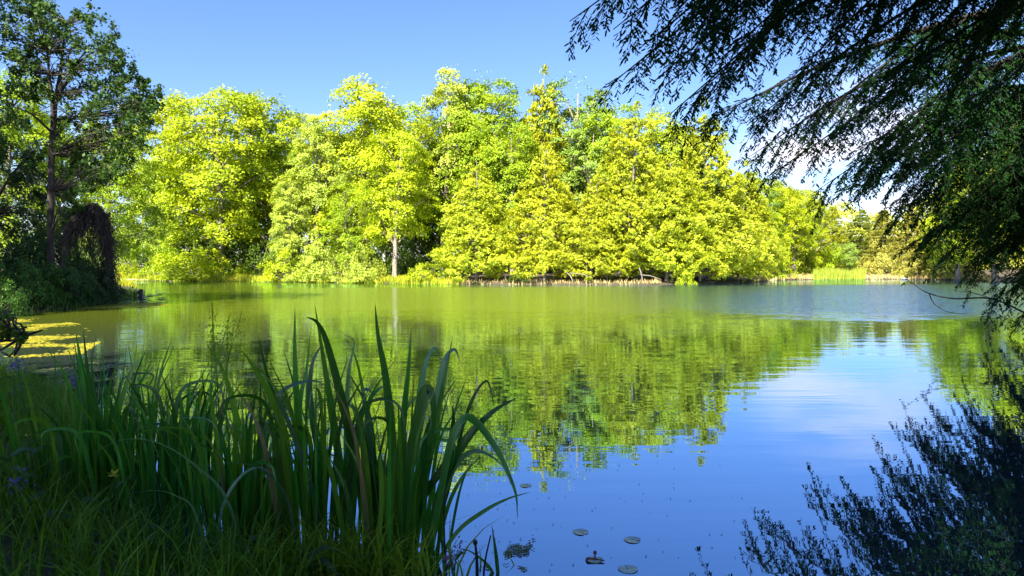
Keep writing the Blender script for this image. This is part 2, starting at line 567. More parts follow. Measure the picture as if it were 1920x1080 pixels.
def make_cedar(seed, H=15.0, R=3.6, base=0.05, n=620, per=26, leaf=0.30, power=0.8, tip=0.25):
    """white cedar: dense upright sprays over a tapering column"""
    rng = np.random.default_rng(seed)
    tr, cr = MB(), MB()
    tr.tube([[0, 0, -0.4], [0.05, 0, H * 0.3], [0, 0.05, H * 0.7], [0, 0, H * 0.95]], [0.013 * H, 0.010 * H, 0.005 * H, 0.01], 7)
    Q = []
    u = rng.uniform(0, 1, n)
    t = 1 - np.sqrt(1 - u * 0.985)
    az = rng.uniform(0, 6.283, n)
    bulge = 1 + 0.17 * np.sin(az * 3 + seed + 5 * t) + 0.20 * np.sin(az * 2 + t * 17 + seed) + 0.12 * np.sin(az * 6 - t * 31)
    for k in range(n):
        tk = t[k]
        z = base * H + (1 - base) * H * tk + (0.75 * math.sin(az[k] * 4 + seed * 3) + rng.normal(0, .25)) * max(0, 1 - tk * 5)
        z = max(z, 0.35)
        rk = R * ((1 - tk) ** power) * min(1, 0.68 + 4.0 * tk) * bulge[k]
        dep = rng.uniform(0.74, 1.05) if rng.random() < 0.86 else rng.uniform(0.3, 0.74)
        o = np.array([math.cos(az[k]), math.sin(az[k]), 0])
        c = o * rk * dep + np.array([0, 0, z])
        # a fan: upright plane leaning outward
        s = rng.uniform(0.42, 0.85) * (0.75 + 0.35 * (1 - tk))
        fan = nrm(o * 0.8 + np.array([0, 0, 0.55]) + rng.normal(0, 0.3, 3))
        side = nrm(np.cross(fan, o + rng.normal(0, 0.7, 3)))
        a = rng.uniform(0, 1, per)
        b = rng.normal(0, 0.33, per) * (0.35 + a)
        pts = c + fan * ((a - 0.4) * s * 1.3)[:, None] + side * (b * s)[:, None] + rng.normal(0, 0.05, (per, 3)) - np.array([0, 0, 1]) * (a ** 2 * s * 0.35)[:, None]
        nm = nrm(np.cross(fan, side) * np.sign(np.dot(np.cross(fan, side), o) + 1e-6) * 0.6 + o * 0.3 + np.array([0, 0, 0.45]))
        Q.append(leaf_quads(rng, pts, np.tile(nm, (per, 1)), leaf, leaf * 0.42, updir=fan, jitter=0.4))
        if k % 9 == 0:
            tr.tube([np.array([0, 0, z - 0.25 * rk]), c], [0.03, 0.012], 3, False)
    # leader
    m = 110
    zz = H * (1 - tip * 0.2 * rng.uniform(0, 1, m))
    pts = np.stack([rng.normal(0, 0.10, m) * (1 + (H - zz) * 2.2), rng.normal(0, 0.10, m) * (1 + (H - zz) * 2.2), zz], 1)
    Q.append(leaf_quads(rng, pts, np.tile([0.3, -0.5, 0.5], (m, 1)), leaf, leaf * 0.4, updir=np.array([0, 0, 1.0])))
    cr.quads(np.concatenate(Q))
    return tr, cr, H

def make_pine(seed, H=18.0, R=3.6, base=0.12, tiers=15, leaf=0.34):
    """conifer with separate horizontal boughs"""
    rng = np.random.default_rng(seed)
    tr, cr = MB(), MB()
    tr.tube([[0, 0, -0.4], [0.1, 0, H * 0.4], [0, 0.08, H * 0.75], [0, 0, H]], [0.015 * H, 0.011 * H, 0.006 * H, 0.012], 7)
    Q = []
    for k in range(tiers):
        t = (k + rng.uniform(0, 0.6)) / tiers
        z = H * (base + (0.98 - base) * t)
        for a in np.arange(rng.integers(4, 7)) * 2 * math.pi / 5 + rng.uniform(0, 6):
            L = R * (1 - t) ** 0.72 * rng.uniform(0.65, 1.15) + 0.25
            o = np.array([math.cos(a), math.sin(a), 0])
            e = np.array([0, 0, z]) + o * L + np.array([0, 0, 0.10 * L - 0.25])
            tr.tube([[0, 0, z], np.array([0, 0, z]) + o * L * 0.5 + [0, 0, .05], e], [0.05, 0.03, 0.012], 4, False)
            m = int(40 + 70 * L)
            s = np.sqrt(rng.uniform(0.04, 1, m))
            wdt = 0.30 * L * np.sin(np.pi * np.clip(s, 0, 0.97)) + 0.15
            sd_ = np.cross(o, [0, 0, 1.0])
            pts = np.array([0, 0, z]) + o * (s * L)[:, None] + sd_ * (rng.normal(0, 0.5, m) * wdt)[:, None] + np.stack([0 * s, 0 * s, (0.1 * L - 0.2) * s - 0.12 * L * s * s + rng.normal(0, 0.16, m)], 1)
            Q.append(leaf_quads(rng, pts, np.tile([0, -0.1, 1.0], (m, 1)), leaf, leaf * 0.45, updir=o, jitter=0.5))
    cr.quads(np.concatenate(Q))
    return tr, cr, H

def make_shrub(seed, H=3.0, R=3.0, pads=90, leaves=46, leaf=0.2, padR=0.55):
    rng = np.random.default_rng(seed)
    tr, cr = MB(), MB()
    Q = []
    for k in range(pads):
        d = nrm(rng.normal(0, 1, 3) * np.array([1, 1, 0.8]) + np.array([0, 0, 0.35]))
        d[2] = abs(d[2])
        lump = 0.80 + 0.22 * math.sin(d[0] * 5 + seed) * math.cos(d[1] * 4 + seed * 2) + rng.uniform(-0.12, 0.14)
        c = d * np.array([R, R, H * 0.95]) * lump * (1 if rng.random() < 0.8 else 0.6)
        c[2] = max(c[2], 0.12)
        o = nrm(np.array([d[0], d[1], 0.15]))
        pts, nm = pad_points(rng, c, o, padR * rng.uniform(0.7, 1.3), leaves, 0.5)
        pts[:, 2] = np.maximum(pts[:, 2], 0.03)
        Q.append(leaf_quads(rng, pts, nm * 0.7 + o * 0.5, leaf, leaf * 0.6, jitter=0.6))
        if k % 3 == 0:
            tr.tube(catmull([[rng.normal(0, .15), rng.normal(0, .15), -0.2], c * np.array([.45, .45, .5]), c], 5), np.linspace(0.035, 0.008, 5), 4, False)
    cr.quads(np.concatenate(Q))
    return tr, cr, H

def proto(maker, leafmat, barkmat, *a, **k):
    tr, cr, H = maker(*a, **k)
    return tr.mesh('trunk', barkmat, True), cr.mesh('crown', leafmat), H

def place(pr, kind, x, y, H, wf, tint, label, cat, group, rot, bark=None, stem='trunk', z=None):
    """one plant: an Empty at its foot carrying trunk and crown"""
    tm, cm, H0 = pr
    if z is None: z = gz1(x, y)
    r = empty(kind, (x, y, z), label, cat, group)
    s = H / H0
    r.scale = (s * wf, s * wf, s)
    r.rotation_euler = (0.05 * math.sin(rot * 7.3), 0.05 * math.cos(rot * 5.1), rot) if stem == 'trunk' else (0, 0, rot)
    t = link(stem, tm, r)
    if bark is not None:
        t.material_slots[0].link = 'OBJECT'
        t.material_slots[0].material = bark
    c = link('crown' if stem == 'trunk' else 'foliage', cm, r)
    c.color = (*tint, 1)
    return r

BL = [proto(make_broadleaf, M_LEAF, M_BARK, 11, 20, 6.0, 0.20, 20, 15, padR=1.25),
      proto(make_broadleaf, M_LEAF, M_BARK, 12, 20, 5.6, 0.27, 19, 15, padR=1.2),
      proto(make_broadleaf, M_LEAF, M_BARK, 13, 20, 6.4, 0.18, 21, 15, padR=1.25),
      proto(make_broadleaf, M_LEAF, M_BARK, 14, 20, 3.9, 0.30, 15, 13, airy=0.15, padR=0.9, leaf=0.22, leaves=75),
      proto(make_broadleaf, M_LEAF, M_BARK, 15, 20, 5.2, 0.06, 24, 15, leaf=0.21, leaves=105, padR=1.0)]
CE = [proto(make_cedar, M_CEDAR, M_BARK, 21, 15, 4.1, 0.07, 1000, 38, leaf=0.28),
      proto(make_cedar, M_CEDAR, M_BARK, 22, 15, 4.6, 0.08, 1100, 38, leaf=0.28),
      proto(make_cedar, M_CEDAR, M_BARK, 23, 15, 4.4, 0.09, 1050, 38, leaf=0.28, power=0.7)]
PI = [proto(make_pine, M_CEDAR, M_BARK, 31, 18, 4.6, 0.08, 24), proto(make_pine, M_CEDAR, M_BARK, 32, 18, 5.2, 0.10, 22)]
SB = [proto(make_shrub, M_SHRUB, M_BARK, 41), proto(make_shrub, M_SHRUB, M_BARK, 42, 3, 3.2, 100), proto(make_shrub, M_SHRUB, M_BARK, 43, 3, 2.7, 80)]
SBF = [proto(make_shrub, M_SHRUB, M_BARKD, 44, 3, 3.0, 150, 60, 0.17, 0.5), proto(make_shrub, M_SHRUB, M_BARKD, 45, 3, 2.8, 140, 60, 0.14, 0.45)]

GREEN = (0.248, 0.355, 0.010)
YGRN = (0.322, 0.395, 0.008)
PALE = (0.330, 0.400, 0.045)
CEDY = (0.325, 0.362, 0.012)
COOL = (0.220, 0.340, 0.050)
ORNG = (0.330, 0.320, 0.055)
DEEP = (0.080, 0.140, 0.014)

# (kind, px, depth, top py, width factor, prototype, tint, label, bark)
FAR = [
 ('maple_tree', 8, 56, 120, 0.85, BL[0], GREEN, 'sunlit maple at the far left edge behind the dark shaded tree', None),
 ('maple_tree', 105, 60, 205, 0.80, BL[1], GREEN, 'sunlit green maple directly behind the dark forked trunk', None),
 ('maple_tree', 205, 72, 215, 0.85, BL[2], GREEN, 'low green maple between the dark forked tree and the tall rounded maples', None),
 ('maple_tree', 325, 101, 165, 0.80, BL[1], YGRN, 'yellow green maple top just right of the dark tree crown', None),
 ('maple_tree', 420, 94, 152, 1.00, BL[2], YGRN, 'broad round topped maple above the leftmost round shrub', None),
 ('maple_tree', 515, 98, 165, 0.85, BL[0], YGRN, 'round topped maple left of the notch in the treeline', None),
 ('maple_tree', 300, 99, 290, 0.90, BL[0], GREEN, 'lower leafy maple leaning over the small far clearing', None),
 ('maple_tree', 455, 100, 300, 0.85, BL[1], GREEN, 'lower maple with dark gaps above the leftmost round shrub', None),
 ('willow_tree', 592, 86, 203, 0.85, BL[4], PALE, 'pale fine leaved tree standing in the notch of the treeline', None),
 ('willow_tree', 545, 84, 330, 0.80, BL[4], PALE, 'pale low branching tree over the long shrub bank', None),
 ('maple_tree', 690, 88, 146, 0.98, BL[0], YGRN, 'big round topped maple right of the treeline notch', None),
 ('maple_tree', 738, 75, 235, 0.92, BL[1], YGRN, 'front maple with bare pale trunk at the waterline', M_BARKP),
 ('maple_tree', 655, 80, 330, 0.80, BL[2], GREEN, 'low spreading maple left of the bare pale trunk', None),
 ('aspen_tree', 826, 92, 110, 0.80, BL[3], PALE, 'tall narrow aspen with pale trunk and rounded high top', M_BARKP),
 ('maple_tree', 770, 96, 190, 0.80, BL[2], GREEN, 'green maple between the big maple and the tall aspen', None),
 ('aspen_tree', 920, 93, 122, 0.95, BL[4], GREEN, 'tall pointed leafy tree right of the aspen', None),
 ('maple_tree', 872, 90, 195, 0.80, BL[0], GREEN, 'green maple behind the leftmost cedar', None),
 ('spruce_tree', 1003, 90, 122, 0.62, CE[2], CEDY, 'tall yellowish conifer with a thin dead tip above the treeline', None),
 ('maple_tree', 960, 84, 215, 0.80, BL[1], GREEN, 'dark gapped maple between the two front cedars', None),
 ('aspen_tree', 1062, 91, 125, 1.00, BL[3], COOL, 'airy blue green tree top right of the yellowish conifer', None),
 ('aspen_tree', 1095, 86, 205, 0.90, BL[3], COOL, 'thin open tree with leaning grey trunk behind the cedars', None),
 ('maple_tree', 1160, 86, 172, 0.90, BL[4], GREEN, 'tall green tree behind the middle of the cedar row', None),
 ('maple_tree', 1235, 88, 195, 0.80, BL[0], YGRN, 'yellow green tree behind the dip in the cedar tops', None),
 ('cedar_tree', 893, 71, 283, 1.00, CE[0], CEDY, 'leftmost pointed cedar with thin trunk standing at the water', None),
 ('cedar_tree', 1022, 70, 268, 1.00, CE[1], CEDY, 'second pointed cedar from the left with pale trunk at the water', None),
 ('cedar_tree', 1175, 72, 192, 0.92, CE[2], CEDY, 'tallest broad cedar in the middle of the cedar row', None),
 ('cedar_tree', 1108, 70, 330, 1.05, CE[0], CEDY, 'short cedar squeezed between taller cedars above dark bank', None),
 ('cedar_tree', 1250, 71, 265, 1.00, CE[1], CEDY, 'cedar left of the tall spire shaped cedar', None),
 ('cedar_tree', 1328, 75, 183, 0.90, CE[0], CEDY, 'tall spire shaped cedar with the hemlock sprig hanging before it', None),
 ('cedar_tree', 1312, 72, 340, 1.05, CE[2], CEDY, 'low wide cedar at the right foot of the tall spire cedar', None),
 ('cedar_tree', 1385, 79, 300, 0.95, CE[1], CEDY, 'rightmost cedar of the row beside the bare straw bank', None),
 ('aspen_tree', 1412, 96, 308, 0.95, BL[3], COOL, 'small airy blue green tree at the right end of the cedars', None),
 ('maple_tree', 1462, 104, 335, 0.95, BL[0], YGRN, 'bright yellow maple beyond the right end of the cedar row', None),
 ('maple_tree', 1425, 92, 385, 0.85, BL[2], GREEN, 'low green tree over the straw coloured bank', None),
 ('maple_tree', 1440, 100, 322, 0.95, BL[4], YGRN, 'fine leaved yellow tree just beyond the rightmost cedar', None),
 ('maple_tree', 1490, 108, 342, 0.95, BL[1], YGRN, 'yellow green tree in the slope of the treeline right of the cedars', None),
 ('maple_tree', 1512, 112, 352, 0.90, BL[4], YGRN, 'yellow tree left of the distant conifers', None),
 ('pine_tree', 1562, 122, 382, 0.95, PI[1], CEDY, 'distant conifer in the dip of the right treeline', None),
 ('pine_tree', 1612, 126, 388, 0.95, PI[1], (0.20, 0.26, 0.03), 'distant darker conifer left of the orange brown pines', None),
 ('pine_tree', 1655, 120, 388, 1.05, PI[1], ORNG, 'orange brown pine by the far right bank', None),
 ('maple_tree', 1590, 110, 452, 0.80, BL[1], COOL, 'small green tree with pale trunk behind the marsh grass', M_BARKP),
 ('pine_tree', 1712, 112, 385, 1.10, PI[0], ORNG, 'orange brown pine with spreading low boughs beside the hemlock', M_BARKP),
 ('pine_tree', 1765, 106, 340, 1.05, PI[1], CEDY, 'yellowish pine partly hidden by the left hemlock boughs', None),
 ('maple_tree', 1795, 92, 300, 1.00, BL[0], YGRN, 'sunlit tree showing in gaps of the dark hemlock', None),
 ('maple_tree', 1868, 82, 262, 0.95, BL[2], YGRN, 'sunlit tree behind the hemlock near the right edge', None),
 ('maple_tree', 1950, 70, 215, 1.00, BL[1], YGRN, 'sunlit tree at the right edge behind the hemlock', None),
]
rr = random.Random(5)
GRP = {'maple_tree': 'broadleaf trees around the pond', 'cedar_tree': 'cedars along the far shore', 'aspen_tree': 'tall airy trees in the far wood',
       'willow_tree': 'pale fine leaved trees on the far shore', 'pine_tree': 'distant conifers at the right', 'spruce_tree': None}
CATS = {'maple_tree': 'tree', 'cedar_tree': 'cedar', 'aspen_tree': 'tree', 'willow_tree': 'tree', 'pine_tree': 'pine', 'spruce_tree': 'conifer'}
for kind, px, d, top, wf, pr, tint, label, bark in FAR:
    x, y, _ = P(px, 505, d)
    H = P(px, top, d)[2] - gz1(x, y)
    tv = tuple(c * k_ for c, k_ in zip(tint, [(lambda u, v: (u * v, u, u))(rr.uniform(.92, 1.06), rr.uniform(.96, 1.04))][0]))
    place(pr, kind, x, y, H, wf * (1.12 if H > 14 else 1.2), tv, label, CATS[kind], GRP[kind], rr.uniform(0, 6.28), bark)

# back row that closes the wood behind the front trees
for px, d, top in [(560, 108, 250), (630, 106, 235), (730, 110, 230), (830, 104, 250), (905, 108, 215), (985, 104, 205), (1060, 104, 235),
                   (1130, 102, 250), (1200, 101, 255), (1290, 98, 270), (1370, 104, 330), (380, 116, 250), (490, 112, 250)]:
    x, y, _ = P(px, 505, d)
    place(rr.choice(BL[:3]), 'maple_tree', x, y, P(px, top, d)[2] - gz1(x, y), 1.0, tuple(c * rr.uniform(.85, 1.0) for c in GREEN),
          'green tree of the back row filling gaps behind the far shore trees', 'tree', 'back row of the far wood', rr.uniform(0, 6.28))

# the wood behind them, read only as a mass between and behind the trees
def far_wood(px0, px1, d0, d1, prof, n, seed, tint, label):
    rng = np.random.default_rng(seed)
    m = MB()
    Q = []
    for k in range(n):
        px, d = rng.uniform(px0, px1), rng.uniform(d0, d1)
        x, y, _ = P(px, 505, d)
        top = P(px, np.interp(px, *prof), d)[2]
        z0 = gz1(x, y)
        z = z0 + (top - z0) * rng.uniform(0.0, 1) ** 1.35 * (0.85 + 0.3 * vnoise(np.array([px / 22.0]), np.array([d * .1]), seed)[0])
        o = nrm(np.array([rng.normal(0, .6), -1.0, 0]))
        pts, nm = pad_points(rng, np.array([x, y, z]), o, rng.uniform(1.0, 1.9), 46, .5)
        Q.append(leaf_quads(rng, pts, nm + o * .5, .46, .32, jitter=.6))
    m.quads(np.concatenate(Q))
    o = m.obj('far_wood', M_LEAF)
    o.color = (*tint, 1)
    return tag(o, label, 'wood', kind='stuff')
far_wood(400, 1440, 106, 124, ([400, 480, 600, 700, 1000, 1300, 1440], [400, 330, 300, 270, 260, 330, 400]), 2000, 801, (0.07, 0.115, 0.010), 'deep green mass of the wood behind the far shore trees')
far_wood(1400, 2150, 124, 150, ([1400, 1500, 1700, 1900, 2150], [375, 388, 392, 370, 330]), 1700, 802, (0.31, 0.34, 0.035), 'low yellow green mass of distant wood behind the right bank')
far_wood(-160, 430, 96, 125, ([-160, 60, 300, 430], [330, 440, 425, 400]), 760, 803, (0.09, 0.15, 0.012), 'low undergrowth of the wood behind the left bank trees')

# shrubs along the far shore
for k, (px, d, top, hw, tint, label) in enumerate([
 (365, 88, 456, 92, YGRN, 'leftmost large round shrub on the far shore'),
 (455, 88, 497, 30, YGRN, 'small low shrub right of the large round shrub'),
 (535, 82, 458, 62, YGRN, 'left shrub of the long pale shrub bank'),
 (605, 79, 450, 68, PALE, 'tallest middle shrub of the long pale shrub bank'),
 (680, 75, 464, 56, PALE, 'right shrub of the long bank beside the pale trunk'),
 (792, 72, 488, 48, YGRN, 'low shrub between the pale trunk and the leftmost cedar'),
 (1285, 67.5, 495, 22, YGRN, 'small bright shrub growing at the dark water edge under cedars'),
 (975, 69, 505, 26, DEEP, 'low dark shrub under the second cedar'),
 (240, 92, 470, 30, YGRN, 'bright leafy sapling beside the far left clearing'),
 (310, 92, 440, 40, GREEN, 'green undergrowth behind the leftmost round shrub'),
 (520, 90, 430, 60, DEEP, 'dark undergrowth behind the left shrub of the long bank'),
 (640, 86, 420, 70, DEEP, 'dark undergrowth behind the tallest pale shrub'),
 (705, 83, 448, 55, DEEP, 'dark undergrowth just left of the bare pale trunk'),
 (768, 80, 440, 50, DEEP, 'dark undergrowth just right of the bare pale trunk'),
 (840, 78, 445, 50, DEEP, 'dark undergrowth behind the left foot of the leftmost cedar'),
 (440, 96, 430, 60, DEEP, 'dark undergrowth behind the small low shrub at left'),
 (1450, 98, 440, 40, YGRN, 'yellow shrub at the left end of the straw bank'),
 (1500, 110, 430, 45, YGRN, 'yellow green shrub behind the straw bank'),
 (1560, 114, 445, 45, GREEN, 'green shrub behind the marsh grass'),
 (1650, 112, 455, 50, ORNG, 'orange brown brush at the end of the marsh grass'),
 (1720, 106, 462, 48, ORNG, 'orange brown brush under the spreading pine'),
 (1790, 99, 470, 45, ORNG, 'orange brown brush at the right bank beside the hemlock'),
]):
    x, y, _ = P(px, 505, d)
    z = gz1(x, y)
    H = P(px, top, d)[2] - z
    W = hw / F * d
    pr = SB[k % 3]
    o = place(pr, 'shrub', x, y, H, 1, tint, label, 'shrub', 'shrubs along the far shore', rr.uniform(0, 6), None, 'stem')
    o.scale = (W / 3.0, W / 3.0 * 0.9, H / 3.0)

# grass along the far waterline
def grass_strip(name, mat, n, pick, h0, h1, wd, seed, lean=0.35, segs=3):
    rng = np.random.default_rng(seed)
    pts = pick(rng, n)
    n = len(pts)
    h = rng.uniform(h0, h1, n)
    az = rng.uniform(0, 6.283, n)
    ln = rng.uniform(0.05, lean, n)
    yaw = rng.uniform(0, 3.1416, n)
    W = np.stack([np.cos(yaw), np.sin(yaw), 0 * yaw], 1) * (wd * rng.uniform(0.6, 1.3, n))[:, None]
    t = np.linspace(0, 1, segs + 1)
    C = np.zeros((n, segs + 1, 3))
    C[:, :, 0] = pts[:, 0:1] + np.cos(az)[:, None] * ln[:, None] * h[:, None] * t[None] ** 2 * 1.6
    C[:, :, 1] = pts[:, 1:2] + np.sin(az)[:, None] * ln[:, None] * h[:, None] * t[None] ** 2 * 1.6
    C[:, :, 2] = pts[:, 2:3] - 0.02 + h[:, None] * (t[None] - ln[:, None] * 0.5 * t[None] ** 3)
    wt = (1 - t ** 1.6) * 0.5 + 0.03
    Lf = C - W[:, None] * wt[None, :, None]
    Rt = C + W[:, None] * wt[None, :, None]
    V = np.stack([Lf, Rt], 2).reshape(n, -1, 3)
    k = (segs + 1) * 2
    b = np.arange(n)[:, None] * k
    s = np.arange(segs)[None] * 2
    q = (b + s)
    m = MB()
    m.add(V.reshape(-1, 3), np.stack([q, q + 1, q + 3, q + 2], -1).reshape(-1, 4))
    return tag(m.obj(name, mat), kind='stuff')

def along_shore(x0, x1, smin, smax, ymin=55):
    def f(rng, n):
        out = []
        while sum(map(len, out)) < n:
            px = rng.uniform(x0, x1, 4000)
            d = rng.uniform(ymin, 112, 4000)
            x = (px - 960) / F * d
            s = sdist(x, d)
            nz_ = vnoise(x * 0.8, d * 0.8, 5)
            k = (s > smin) & (s < smax) & (nz_ > rng.uniform(0.1, 0.6, 4000))
            out.append(np.stack([x[k], d[k], np.maximum(gz(x[k], d[k]), -0.05)], 1))
        return np.concatenate(out)[:n]
    return f

M_SHG = leaf_mat('shore_grass_blade', (0.33, 0.36, 0.02), trans=0.3, var=0.4, patch=0.5, hue=0.04)
M_STRAW = leaf_mat('straw_grass_blade', (0.46, 0.36, 0.14), trans=0.2, var=0.35, patch=0.5, hue=0.03)
M_MARSH = leaf_mat('marsh_grass_blade', (0.27, 0.33, 0.035), trans=0.3, var=0.3, patch=0.5)
tag(grass_strip('shore_grass', M_SHG, 9500, along_shore(205, 860, -0.5, 2.2), 0.3, 0.85, 0.07, 61), 'bright yellow green grass fringing the far waterline below the shrubs', 'grass')
tag(grass_strip('bank_tufts', M_STRAW, 700, along_shore(840, 1240, -0.1, 1.8), 0.12, 0.50, 0.06, 62), 'pale straw and grass tufts on the dark bank under the cedars', 'grass')
tag(grass_strip('straw_bank', M_STRAW, 5200, along_shore(1410, 1860, 0, 5.0, 70), 0.2, 0.6, 0.09, 63), 'straw coloured dry grass on the far right bank', 'grass')
tag(grass_strip('marsh_grass', M_MARSH, 4200, along_shore(1525, 1622, -0.5, 7.0, 80), 0.5, 1.45, 0.08, 64, 0.15), 'upright green marsh grass at the far right shore', 'grass')

# ------------------------------------------------------------------ small things on the far bank
def prop_rock(name, loc, size, mat, seed, label, cat):
    rng = np.random.default_rng(seed)
    nu, nv = 14, 9
    V = []
    for a in range(nv):
        th = math.pi * a / (nv - 1)
        for b in range(nu):
            ph = 2 * math.pi * b / nu
            d = np.array([math.sin(th) * math.cos(ph), math.sin(th) * math.sin(ph), math.cos(th)])
            k = 1 + 0.18 * math.sin(3 * d[0] + seed) + 0.15 * math.cos(4 * d[1] + seed) + 0.1 * math.sin(5 * d[2])
            V.append(d * k * np.array(size))
    Fc = [[a * nu + b, (a + 1) * nu + b, (a + 1) * nu + (b + 1) % nu, a * nu + (b + 1) % nu] for a in range(nv - 1) for b in range(nu)]
    m = MB(); m.add(V, Fc)
    o = m.obj(name, mat, smooth=True)
    o.location = loc
    return tag(o, label, cat)

M_STONE = noise_mat('pale_stone', (0.18, 0.20, 0.23), (0.34, 0.37, 0.42), 6, bump=0.02)
M_RED = noise_mat('red_plastic', (0.42, 0.02, 0.012), (0.55, 0.04, 0.02), 5, rough=0.45)
M_BLUE = noise_mat('blue_plastic', (0.05, 0.17, 0.30), (0.09, 0.26, 0.40), 5, rough=0.4)
M_PALELOG = noise_mat('bleached_log', (0.42, 0.36, 0.20), (0.66, 0.58, 0.36), 6, (1, 6, 6), bump=0.02)
x, y, _ = P(1697, 521, 101)
prop_rock('boulder', (x, y, 0.10), (0.42, 0.25, 0.13), M_STONE, 3, 'pale bluish stone at the waterline of the far right bank', 'stone')
# red tub: tapered shell with a rim
x, y, _ = P(229, 505, 93.5)
zt = gz1(x, y)
m = MB()
m.tube([[-0.62, 0, .22], [-0.5, 0, .24], [0, 0, .27], [0.5, 0, .24], [0.66, 0, .22]], [0.10, 0.25, 0.30, 0.26, 0.08], 12)
o = m.obj('red_tub', M_RED, smooth=True); o.location = (x, y, zt + 0.12)
tag(o, 'small red plastic shape lying low on the far left bank', 'tub')
x, y, _ = P(263, 505, 93)
zt = gz1(x, y)
m = MB()
m.tube([[0, 0, 0], [0, 0, .06], [0, 0, .4], [0, 0, .44], [0, 0, .48], [0, 0, .85], [0, 0, .9]], [.27, .31, .31, .335, .31, .31, .26], 16)
o = m.obj('blue_barrel', M_BLUE, smooth=True); o.location = (x, y, zt + 0.15); o.rotation_euler = (0.15, 0.1, 0)
tag(o, 'small round blue barrel beside the leftmost round shrub on the far bank', 'barrel')
a, b = P(214, 505, 89.3), P(278, 505, 88.2)
m = MB()
m.tube([[a[0], a[1], .10], [(a[0] + b[0]) / 2, (a[1] + b[1]) / 2, .16], [b[0], b[1], .12]], [0.07, 0.10, 0.06], 8)
tag(m.obj('log', M_PALELOG, smooth=True), 'pale bleached log lying along the waterline of the far left clearing', 'log')
# stub standing in the lily pads
x, y, _ = P(262, 505, 35.5)
root = empty('tree_stump', (x, y, 0), 'short dark weathered stump standing among the lily pads at left', 'stump')
m = MB()
m.tube([[0, 0, -.4], [0.02, 0, .05], [0.05, 0, .2], [-.03, .02, .30], [0.06, .02, .40], [.13, 0, .46]], [.15, .13, .08, .13, .10, .02], 9)
m.obj('trunk', M_BARKD, root, True)
m = MB()
m.tube([[.12, -.05, -.2], [.17, -.05, .06], [.20, -.04, .2]], [.06, .055, .03], 6)
m.obj('broken_branch', M_BARKP, root, True)

# bare trunks and roots in the dark under the cedars
rng = np.random.default_rng(77)
for k in range(0, 16, 2):
    px = [848, 870, 950, 1048, 1075, 1120, 1140, 1165, 1205, 1225, 1262, 1302, 1340, 1365, 1392, 1408][k]
    d = float(np.interp(px, [840, 900, 1010, 1100, 1250, 1340, 1400, 1440], [69.5, 68, 66.5, 66, 67.5, 71, 77, 88])) + rng.uniform(0.8, 3.5)
    x, y, _ = P(px, 505, d)
    z = gz1(x, y)
    L = rng.uniform(.8, 1.7)
    tilt = rng.normal(0, 0.35)
    m = MB()
    m.tube(catmull([[0, 0, -.2], [tilt * .3 * L, rng.normal(0, .2), L * .5], [tilt * L, rng.normal(0, .3), L]], 6), np.linspace(.10, .05, 6) * rng.uniform(.6, 1.3), 6)
    o = m.obj('dead_sapling', M_BARK, smooth=True)
    o.location = (x, y, z)
    tag(o, 'bare crooked sapling on the dark bank under the cedar boughs', 'sapling', 'bare saplings under the cedars')
for k, (pa, pb, r) in enumerate([((1385, 518, 74.5), (1425, 523, 78.5), .05), ((1200, 515, 67.6), (1240, 524, 66.2), .05), ((1070, 512, 66.8), (1110, 520, 65.6), .045)]):
    a, b = P(*pa), P(*pb)
    m = MB()
    m.tube([a, (a + b) / 2 + [0, 0, .12], b], [r, r * .8, r * .4], 6)
    tag(m.obj('driftwood', M_BARK, smooth=True), ['pale driftwood at the right end of the cedar bank', 'fallen branch on the dark bank under the tallest cedar', 'fallen branch at the water under the short cedar'][k], 'driftwood', 'fallen branches at the far waterline')

# ------------------------------------------------------------------ left bank: the dark forked tree and its neighbours
def px_tree(name, label, cat, stems, pads, leafmat, barkmat, tint, d0, seed, leaf=0.17, leaves=120, spread=2.5, group=None, flat=0.9):
    """tree whose trunk lines and leaf sprays are given as directions and depths"""
    rng = np.random.default_rng(seed)
    fx, fy, _ = P(stems[0][0][0], 505, d0)
    org = np.array([fx, fy, gz1(fx, fy)])
    root = empty(name, org, label, cat, group)
    tm, cm = MB(), MB()
    for st in stems:
        pts = np.array([P(a, b, d0 + dd) for a, b, dd, r in st]) - org
        if st is stems[0]: pts[0][2] = -0.3
        n = len(pts) * 4
        tm.tube(catmull(pts, n), np.interp(np.linspace(0, 1, n), np.linspace(0, 1, len(st)), [s[3] for s in st]), 8)
    Q = []
    anchor = [np.array(P(a, b, d0 + dd)) - org for st in stems for a, b, dd, r in st[1:]]
    for (a, b, rp) in pads:
        for q in range(6):
            dd = rng.normal(0, spread * 0.6)
            c = P(a + rng.normal(0, rp * .62), b + rng.normal(0, rp * .55), d0 + dd) - org
            R = rp / F * d0 * rng.uniform(.32, .62)
            o = nrm(np.array([c[0], c[1], 0]) + 1e-6)
            pts, nm = pad_points(rng, c, o, R, leaves // 5 + rng.integers(0, leaves // 5), flat)
            Q.append(leaf_quads(rng, pts, nm, leaf, leaf * .66, jitter=.9))
            s = min(anchor, key=lambda v: np.linalg.norm(v - c) + (3 if v[2] > c[2] else 0))
            tm.tube(catmull([s, (s + c) / 2 + rng.normal(0, .15, 3), c], 5), np.linspace(.020, .006, 5), 4, False)
    cm.quads(np.concatenate(Q))
    tm.obj('trunk', barkmat, root, True)
    c = cm.obj('crown', leafmat, root)
    c.color = (*tint, 1)
    return root

